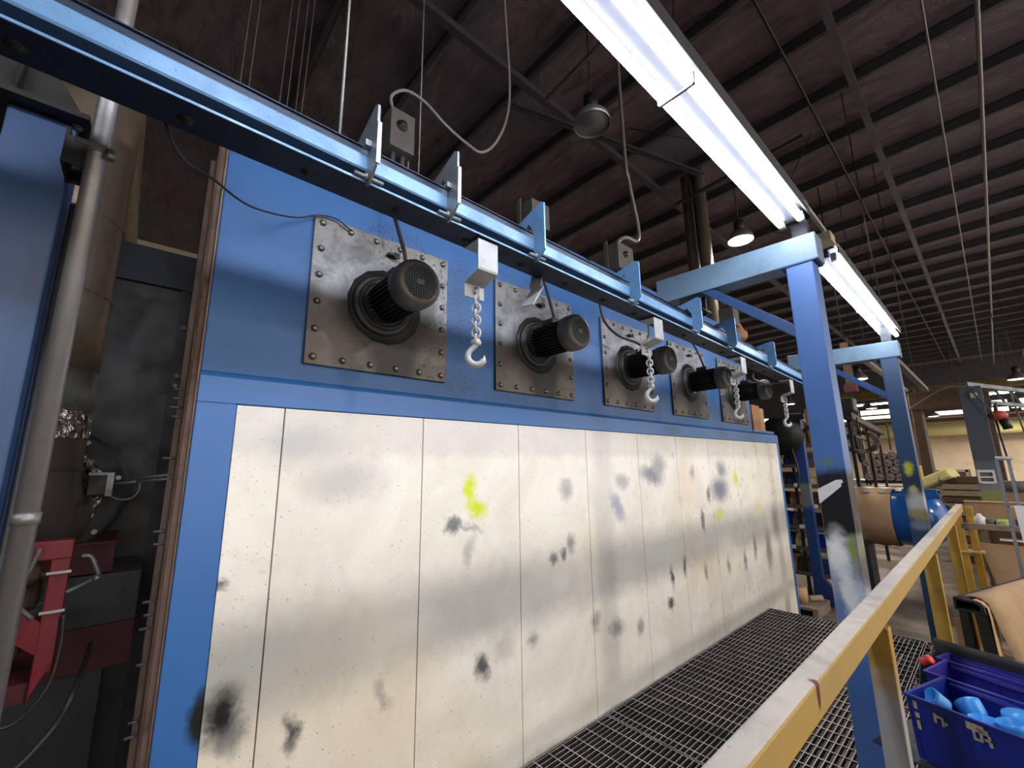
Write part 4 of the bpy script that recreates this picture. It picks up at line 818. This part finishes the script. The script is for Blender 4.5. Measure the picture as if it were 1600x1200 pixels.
MB().box(6.28, 6.31, .0, .025, FL, .0).build('upright', 'alu', t); MB().box(6.28, 6.31, -.075, -.05, FL, .0).build('upright', 'alu', t); MB().cyl((6.27, .02, .01), (6.27, -.09, .01), .018, n=8).box(6.28, 6.31, -.06, .01, -.45, -.43).build('crossbar', 'chain_white', t)
tag(MB().bar((6.15, -.07, -.42), (5.95, -.10, FL), .08, .02, (1, 0, 0)).build('board', 'tape_white'), 'white board leaning beside the aluminium stand', 'board')
tag(MB().lathe((6.35, -.38, FL), (0, 0, 1), [(0, 0), (0, .2), (.93, .2), (.93, .185), (.02, .185), (.02, 0)], 28).build('cardboard_tube', 'kraft'), 'wide open brown cardboard drum behind the paper draped rack', 'drum')
t = thing('jib_crane', 'grey sprayed crane column with a ladder-like arm at upper right', 'crane', (9.1, .12, FL))
MB().box(9.0, 9.2, .01, .24, FL, 1.05).build('column', 'jib', t, .006)
MB().box(8.985, 9.0, .06, .085, -.32, -.14).box(8.985, 9.0, .205, .23, -.32, -.14).box(8.985, 9.0, .085, .205, -.175, -.14).box(8.985, 9.0, .085, .205, -.25, -.23).box(8.985, 9.0, .085, .205, -.33, -.30).build('white_bracket', 'tape_white', t)
ar = MB().bar((9.0, .16, 1.09), (13.4, -1.35, 1.09), .06, .06).bar((9.05, -.03, .80), (13.4, -1.52, .80), .05, .05)
for k in range(9): p = Vector((9.3 + .5 * k, .06 - .1715 * k, 1.09)); ar.bar(p, p + Vector((0, -.1, -.29)), .03, .03, (1, 0, 0))
ar.build('arm', 'mid_grey', t); MB().box(8.97, 9.0, .06, .13, .88, .95).build('switch_plate', 'tape_white', t)
MB().tube(curve([(8.98, .10, 1.03), (8.96, .09, .95), (8.96, .05, .85), (8.96, -.02, .70), (8.97, -.06, .55)]), .008, 6).build('cable', 'cable', t)
MB().tube(curve([(8.98, .15, 1.05), (8.9, .35, 1.06), (8.8, .6, .9), (8.7, .8, .75)]), .009, 6).build('hose', 'box_grey', t)
t = thing('chain_hoist', 'small red hoist with a dark motor under the crane arm', 'hoist', (9.2, -.1, .35))
MB().sphere((9.15, -.09, .615), .10, 14, (1, 1, .72)).build('body', 'hoist_red', t); MB().cyl((9.15, -.13, .56), (9.15, -.16, .42), .05, n=12).build('motor', 'black_metal', t)
MB().cyl((9.15, -.08, .66), (9.15, -.09, .80), .02, n=8).build('hook', 'dark_steel', t); MB().cyl((9.15, -.06, .56), (9.12, -.10, -.3), .012, n=6).build('chain', 'dark_steel', t)
tk = thing('blue_tank', 'glossy blue pressure tank lying behind the far blue column', 'tank', (8.1, 1.0, FL))
MB().lathe((8.15, .52, -.78), (.05, 1, 0), [(0, 0), (.004, .06), (.02, .12), (.05, .20), (.10, .27), (.17, .325), (.25, .355), (.32, .365), (.33, .37), (.34, .365), (1.0, .355), (1.06, .34), (1.14, .28), (1.19, .15), (1.2, 0)], 40).build('shell', 'tank_blue', tk)
MB().box(8.0, 8.1, .60, .95, -.46, -.38).box(7.98, 8.0, .58, 1.5, -.50, -.44).build('top_bracket', 'tank_blue', tk, .004)
for y in (.75, 1.4): MB().box(7.95, 8.35, y, y + .08, FL, -1.08).build('saddle', 'dark_steel', tk)
tag(MB().lathe((8.19, 1.06, -.78), (.05, 1, 0), [(0, .385), (.02, .395), (.10, .388), (.17, .408), (.27, .390), (.36, .412), (.45, .392)], 23).build('paper_wrap', 'kraft'), 'crumpled brown paper wrapped around the blue tank', 'paper')
tag(MB().box(9.2, 9.5, .30, .52, -.85, -.65).build('motor_block', 'black_metal', None, .02).copy() if False else MB().box(8.6, 8.9, .55, .68, -.78, -.62).build('dark_block', 'black_metal', None, .02), 'small black block beside the blue tank', 'block')
ps = thing('board_stack', 'weathered stack of boards on the floor behind the end of the handrail', 'stack', (12.3, .55, FL))
for k in range(13): z = FL + .122 * k; o_ = .03 * math.sin(k * 2.1); MB().box(12.0, 12.9, .30 + o_, .84 + o_, z, z + .10).box(12.1, 12.16, .32, .8, z + .10, z + .122).build('board', 'wood' if k % 3 else 'rust', ps)
tag(MB().bar((12.3, 1.12, -.50), (12.1, .62, -.24), .34, .20).build('insulation_roll', 'insul_yellow', None, .04), 'pale yellow insulation block leaning on the stack of boards', 'insulation')
tag(MB().bar((12.4, 1.35, -1.7), (12.1, 1.1, -.75), .4, .3).build('bale', 'beige_panel', None, .05), 'beige wrapped bale below the yellow insulation block', 'bale')
cy = 0
t = thing('cylinder_rack', 'low steel rack with chains carrying dark metal rollers, between the columns', 'rack', (16.2, 2.0, FL))
MB().box(16, 16.6, 1.45, 2.75, -.62, -.55).box(16, 16.05, 1.45, 1.5, FL, 1.2).box(16, 16.05, 2.6, 2.65, FL, 1.2).box(16, 16.05, 1.45, 2.65, 1.15, 1.2).box(16.5, 16.6, 1.45, 1.5, FL, -.6).box(16.5, 16.6, 2.6, 2.65, FL, -.6).build('frame', 'dark_steel', t)
for y in (1.95, 2.25): MB().tube([(16.0, y, 1.15), (16.0, y + .02, .3)], .02, 6).build('chain', 'rust', t)
r0 = None
names = ['bottom', 'second', 'third', 'top']
for row in range(4):
    for c in range(5 - (row % 2)):
        p = (15.9, 1.62 + .225 * c + (.112 if row % 2 else 0), -.44 + .195 * row)
        if r0 is None:
            r0 = tag(MB().lathe(p, (1, 0, 0), [(0, 0), (0, .03), (.004, .03), (.004, .085), (.0, .09), (.01, .108), (.7, .108), (.7, 0)], 20).build('metal_roller', 'cyl_end', None, 0, p), '', 'roller', 'stacked rollers on the rack')
            rr_ = r0
        else: rr_ = r0.copy(); COL.objects.link(rr_)
        rr_.location = (p[0], p[1], p[2] + H)
        rr_['label'] = 'dark metal roller in the %s layer of the rack, %s from the right' % (names[row], ['first', 'second', 'third', 'fourth', 'fifth'][c])
t = thing('conveyor', 'dark conveyor frame with pale plates seen between the two blue columns', 'conveyor', (10, 1.6, FL))
mb = MB().bar((8.2, 1.45, .70), (14.5, 1.9, .70), .12, .10).bar((8.2, 1.7, .50), (14.5, 2.1, .50), .08, .05)
for k in range(3): x = 8.6 + 2.6 * k; mb.bar((x, 1.48 + .072 * (x - 8.2), .7), (x, 1.48 + .072 * (x - 8.2), FL), .045, .045, (1, 0, 0))
mb.bar((8.6, 1.5, .66), (9.6, 1.6, -.0), .05, .05).build('frame', 'black_metal', t)
for k in range(5): x = 8.7 + 1.1 * k; MB().bar((x, 1.42 + .072 * (x - 8.2), .73), (x + .6, 1.42 + .072 * (x - 7.6), .73), .008, .09).build('plate', 'galv', t)
MB().box(8.4, 8.7, 1.38, 1.6, .78, 1.0).build('drive_motor', 'dark_steel', t, .02)
rp = [(8.7 + .03 * math.sin(k), 1.42 + .23 * math.cos(2 * math.pi * k / 30), .30 + .17 * math.sin(2 * math.pi * k / 30)) for k in range(30)]
co = thing('cable_coil', 'dark coiled hose hanging under the conveyor frame', 'hose', (8.7, 1.42, .1))
for q in (1, .9, .78): MB().tube([(x, 1.42 + (y - 1.42) * q, .30 + (z - .3) * q) for x, y, z in rp], .016, 6, closed=True).build('loop', 'box_grey', co)
MB().cyl((8.7, 1.42, .42), (8.7, 1.42, .70), .01, n=6).build('hanger', 'black_metal', co)
# blue post with reel, shelving and pallet beyond the oven
t = thing('reel_post', 'dark blue post behind the near column, sprayed pale halfway down', 'post', (7.25, 1.88, FL))
MB().box(7.2, 7.3, 1.82, 1.94, FL, .70).build('post', column_mat('post_sprayed', '#1e3f74', [(-.62, -.34, .04, '#77777a', .8), (-.36, -.30, .03, '#8f9440', .5)], []), t, .004)
MB().prism([(7.2, 1.82, FL), (7.2, 1.70, FL), (7.2, 1.70, FL + .2), (7.2, 1.82, FL + .35)], (.1, 0, 0)).build('foot_gusset', 'navy', t); MB().bar((7.22, 1.82, .42), (7.22, 1.55, .62), .05, .05).build('arm', 'black_metal', t)
t = thing('cable_reel', 'black cable reel behind the farthest hook', 'reel', (7.15, 2.1, .1))
MB().lathe((7.10, 2.08, .38), (1, 0, .1), [(0, 0), (0, .28), (.03, .28), (.03, .18), (.09, .18), (.09, .28), (.12, .28), (.12, 0)], 28).build('drum', 'black_metal', t)
MB().box(7.1, 7.2, 1.75, 2.2, .60, .68).build('bracket', 'black_metal', t); MB().tube(curve([(7.1, 1.95, .2), (7.08, 1.9, -.1), (7.1, 1.93, -.35)]), .012, 6).build('cable', 'cable', t)
sh = thing('steel_shelving', 'dark steel shelving full of small parts bins beyond the end of the oven', 'shelving', (7.9, 1.9, FL))
for y in (1.76, 2.08, 2.42): MB().box(7.6, 7.64, y, y + .04, FL, .45).box(8.1, 8.14, y, y + .04, FL, .45).build('upright', 'black_metal', sh)
zs = [-1.6, -1.25, -.95, -.65, -.35, -.05, .25]
for z in zs: MB().box(7.6, 8.14, 1.76, 2.46, z, z + .02).box(7.59, 7.6, 1.76, 2.46, z - .035, z + .02).build('shelf', 'box_grey', sh)
i = 0
cols = ['navy', 'mid_grey', 'rust', 'bin_blue', 'cardboard', 'insul_yellow', 'black_metal']; cn = ['navy', 'grey', 'rusty', 'blue', 'brown', 'yellow', 'black']; sn = ['lowest', 'second lowest', 'third', 'middle', 'fifth', 'sixth', 'top']
for zi, z in enumerate(zs[:6]):
    for j in range(3):
        y = 1.805 + .215 * j; c = (zi * 3 + j * 2) % 7; i += 1
        tg = MB().prism([(7.62, y, z + .021), (7.95, y, z + .021), (7.95, y, z + .20), (7.75, y, z + .20), (7.62, y, z + .10)], (0, .19, 0))
        tag(tg.build('parts_bin', cols[c], None, .004), '%s parts bin on the %s shelf of the dark shelving, %s' % (cn[c], sn[zi], ['right', 'middle', 'left'][j]), 'bin', 'parts bins on the shelving')
for k, (y, z) in enumerate([(2.05, -.365), (2.05, -.965), (1.85, -.665), (2.2, -1.265)]): MB().box(7.584, 7.589, y, y + .07, z - .005, z + .05).build('shelf_tag', 'tape_white', sh)
tag(MB().box(7.7, 8.0, 1.9, 2.2, .275, .62).build('carton', 'cardboard', None, .004), 'brown carton on top of the shelving behind the cable reel', 'box')
tag(MB().box(7.7, 8.0, 1.77, 1.88, .275, .80).build('carton', 'cardboard', None, .004), 'tall brown carton on the shelving, just left of the near column', 'box')
pt = thing('wooden_pallet', 'small wooden pallet on the floor at the far end of the oven', 'pallet', (6.85, 1.95, FL))
MB().box(6.5, 7.05, 1.74, 2.14, FL + .09, FL + .12).box(6.5, 7.05, 1.74, 1.80, FL, FL + .09).box(6.5, 7.05, 2.08, 2.14, FL, FL + .09).build('deck', 'wood', pt)
tag(MB().lathe((6.75, 2.0, FL + .12), (0, 0, 1), [(0, .03), (0, .10), (.17, .10), (.17, .03), (0, .03)], 24).build('paper_roll', 'kraft_light'), 'tan paper roll standing on the small pallet', 'roll')
tag(MB().cyl((6.95, 1.80, FL + .155), (6.8, 1.90, FL + .155), .035, n=14).build('paper_roll', 'beige_panel'), 'short pale roll lying on the small pallet', 'roll')

# far shop: columns, pipe, machines
for k, (x, y, mt, l) in enumerate([(24, 2.05, 'yellow_steel', 'yellow and brown roof column right of the far blue column'), (30, 4.9, 'rust', 'rust brown roof column between the two blue columns'), (22, -1.9, 'dark_steel', 'dark roof column near the right edge of the shop')]):
    t = thing('roof_column', l, 'column', (x, y, FL)); MB().box(x, x + .25, y - .12, y + .12, FL, -.2 if k == 0 else 2.9).build('lower_column', mt, t)
    if k == 0: MB().box(x, x + .25, y - .14, y + .14, -.2, 2.9).build('upper_column', 'rust', t)
tag(MB().cyl((40.9, -13, 2.0), (40.9, 15, 2.0), .38, n=20).build('wall_pipe', 'insul_yellow'), 'fat pale pipe running along the far wall under the windows', 'pipe')
tag(MB().box(40.0, 40.4, -13, 15, 2.55, 2.75).build('crane_rail', 'rust'), 'brown crane rail along the far wall', 'rail')
tag(MB().box(26, 26.3, -12, 6, 2.9, 3.25).build('yellow_beam', 'olive'), 'dirty yellow crane beam across the far shop', 'beam')
for k, (x, y, z) in enumerate([(25.5, -6, 2.55), (25.5, -3.2, 2.55), (25.5, -1.0, 2.60), (25.5, 1.6, 2.6), (25.5, 3.8, 2.6)]):
    t = thing('far_fluorescent', 'lit fluorescent strip hanging in the far shop, %s' % ['at the right edge', 'right of the crane column', 'just right of the crane column', 'between the far column and the crane column', 'left of the far column'][k], 'light', (x, y, z), 'fluorescent strips in the far shop')
    MB().box(x, x + .2, y, y + 2.0, z + .03, z + .1).build('housing', 'white_steel', t); MB().cyl((x + .05, y + .05, z), (x + .05, y + 1.95, z), .035, n=8).build('tube', 'bay_glow', t)
    for q in (.3, 1.7): MB().cyl((x + .1, y + q, z + .1), (x + .1, y + q, 6.75), .01, n=6).build('stem', 'black_metal', t)
def crate(x, y, sx, sy, sz, mt, l, z0=FL):
    t = thing('shipping_crate', l, 'crate', (x, y, z0)); MB().box(x, x + sx, y, y + sy, z0 + .08, z0 + sz).box(x, x + sx, y, y + .1, z0, z0 + .08).box(x, x + sx, y + sy - .1, y + sy, z0, z0 + .08).build('body', mt, t, .01)
    MB().box(x - .02, x, y, y + .08, z0 + .08, z0 + sz).box(x - .02, x, y + sy - .08, y + sy, z0 + .08, z0 + sz).box(x - .02, x, y, y + sy, z0 + sz - .09, z0 + sz).build('batten', 'wood', t)
crate(14, 3.2, 1.2, .8, .9, 'cardboard', 'brown crate left of the far column, beyond the tank'); crate(18.4, 1.3, 1.0, .8, 1.0, 'rust', 'rusty crate behind the yellow insulation block'); crate(13.5, -1.6, 1.2, 1.1, 1.3, 'mid_grey', 'grey crate behind the aluminium stand')
crate(18, -.75, 1.5, .9, 1.2, 'wood', 'weathered wooden crate right of the crane column'); crate(21, 3.2, 1.5, 1.4, 1.2, 'white_steel', 'pale crate far away between the blue columns'); crate(26, .9, 2, 1.4, 1.5, 'dark_steel', 'dark crate far behind the stack of boards'); crate(10.5, 2.9, .9, .8, .7, 'dark_steel', 'low dark crate beside the near column base')
for k, (x, y, r, L, mt, l) in enumerate([(13.0, 1.2, .16, 1.6, 'tape_white', 'white pipe bundle lying behind the blue tank'), (14.0, 1.35, .10, 1.3, 'pipe_grey', 'grey tube lying beyond the white pipe bundle'), (16, -.6, .14, 1.0, 'cyl_end', 'dark metal roll lying right of the stack of boards'), (12.5, -2.2, .10, 1.2, 'pipe_grey', 'grey steel tube lying near the right edge')]):
    tag(MB().cyl((x, y, -.75 + .05 * k), (x + .2, y + L, -.75 + .05 * k), r, n=16).box(x, x + .2, y + .2, y + .3, FL, -.75 - r + .05 * k).box(x, x + .2, y + L - .3, y + L - .2, FL, -.75 - r + .05 * k).build('pipe_bundle', mt), l, 'pipe')
t = thing('press_machine', 'dark upright press with hanging chains left of the crane column', 'machine', (20, 1.0, FL))
MB().box(20, 21, -.1, .15, FL, 2.2).box(20, 21, 1.5, 1.75, FL, 2.2).box(19.98, 21.02, -.12, 1.77, 1.7, 2.3).build('frame', 'rust', t, .02); MB().box(20.1, 20.9, .2, 1.5, FL, -.9).build('bed', 'dark_steel', t, .02)
t = thing('plastic_tarp', 'pale blue plastic sheeting hanging at the right edge', 'sheeting', (13, -1.0, -.8)); mb = MB(); n = 14
vs = [(13 + .08 * math.sin(i * 1.9), -1.3 + .05 * i, z) for i in range(n) for z in (-.8, .45)]; mb.add(vs, [(2 * i, 2 * i + 1, 2 * i + 3, 2 * i + 2) for i in range(n - 1)], True); o_ = mb.build('sheet', 'alu', t); sm = o_.modifiers.new('thickness', 'SOLIDIFY'); sm.thickness = .004
MB().cyl((13, -1.35, .45), (13, -.55, .45), .02, n=8).build('rod', 'dark_steel', t); MB().box(13, 13.05, -1.35, -1.3, FL, .47).box(13, 13.05, -.6, -.55, FL, .47).build('stand', 'dark_steel', t)

# clutter rack with cartons at the right edge of the frame
t = thing('storage_rack', 'cluttered steel rack right of the crane column', 'rack', (10, -.9, FL))
for y in (-.38, -1.5):
    for x in (9.8, 10.4): MB().box(x, x + .05, y, y + .05, FL, .25).build('upright', 'dark_steel', t)
for z in (-1.3, -.75, -.25): MB().box(9.8, 10.45, -1.5, -.33, z, z + .03).build('shelf', 'rust', t)
for k, (y, w_, h, z, mt, l) in enumerate([(-.72, .30, .26, -.22, 'cardboard', 'brown carton on the top shelf of the cluttered rack'), (-1.05, .25, .18, -.22, 'alu', 'shiny wrapped block on the top shelf of the cluttered rack'), (-.70, .28, .22, -.72, 'rust', 'rusty box on the middle shelf of the cluttered rack'), (-1.05, .3, .3, -.72, 'cardboard', 'brown carton on the middle shelf of the cluttered rack'), (-.75, .32, .3, -1.27, 'navy', 'dark blue crate on the bottom shelf of the cluttered rack'), (-1.15, .3, .25, -1.27, 'white_steel', 'pale box on the bottom shelf of the cluttered rack')]):
    tag(MB().box(9.82, 10.2, y, y + w_, z, z + h).box(9.81, 10.21, y - .008, y + w_ + .008, z + h - .03, z + h + .01).build('storage_box', mt, None, .006), l, 'box')
for k, (y0, y1, z) in enumerate([(-.45, -.62, .75), (-.7, -.95, .72), (-.28, -.35, .70)]):
    tag(MB().tube(curve([(9.6 + .3 * k, y0, 1.05), (9.6 + .3 * k, y0 - .04, .5), (9.62 + .3 * k, y1, .1), (9.6 + .3 * k, y1 + .05, -.35), (9.6 + .3 * k, y1 - .02, -.6)]), .012, 6).build('hanging_hose', ['cable', 'navy', 'box_grey'][k]), ['black hose hanging from the crane arm', 'dark blue hose hanging farther out along the crane arm', 'grey hose hanging close to the crane column'][k], 'hose')
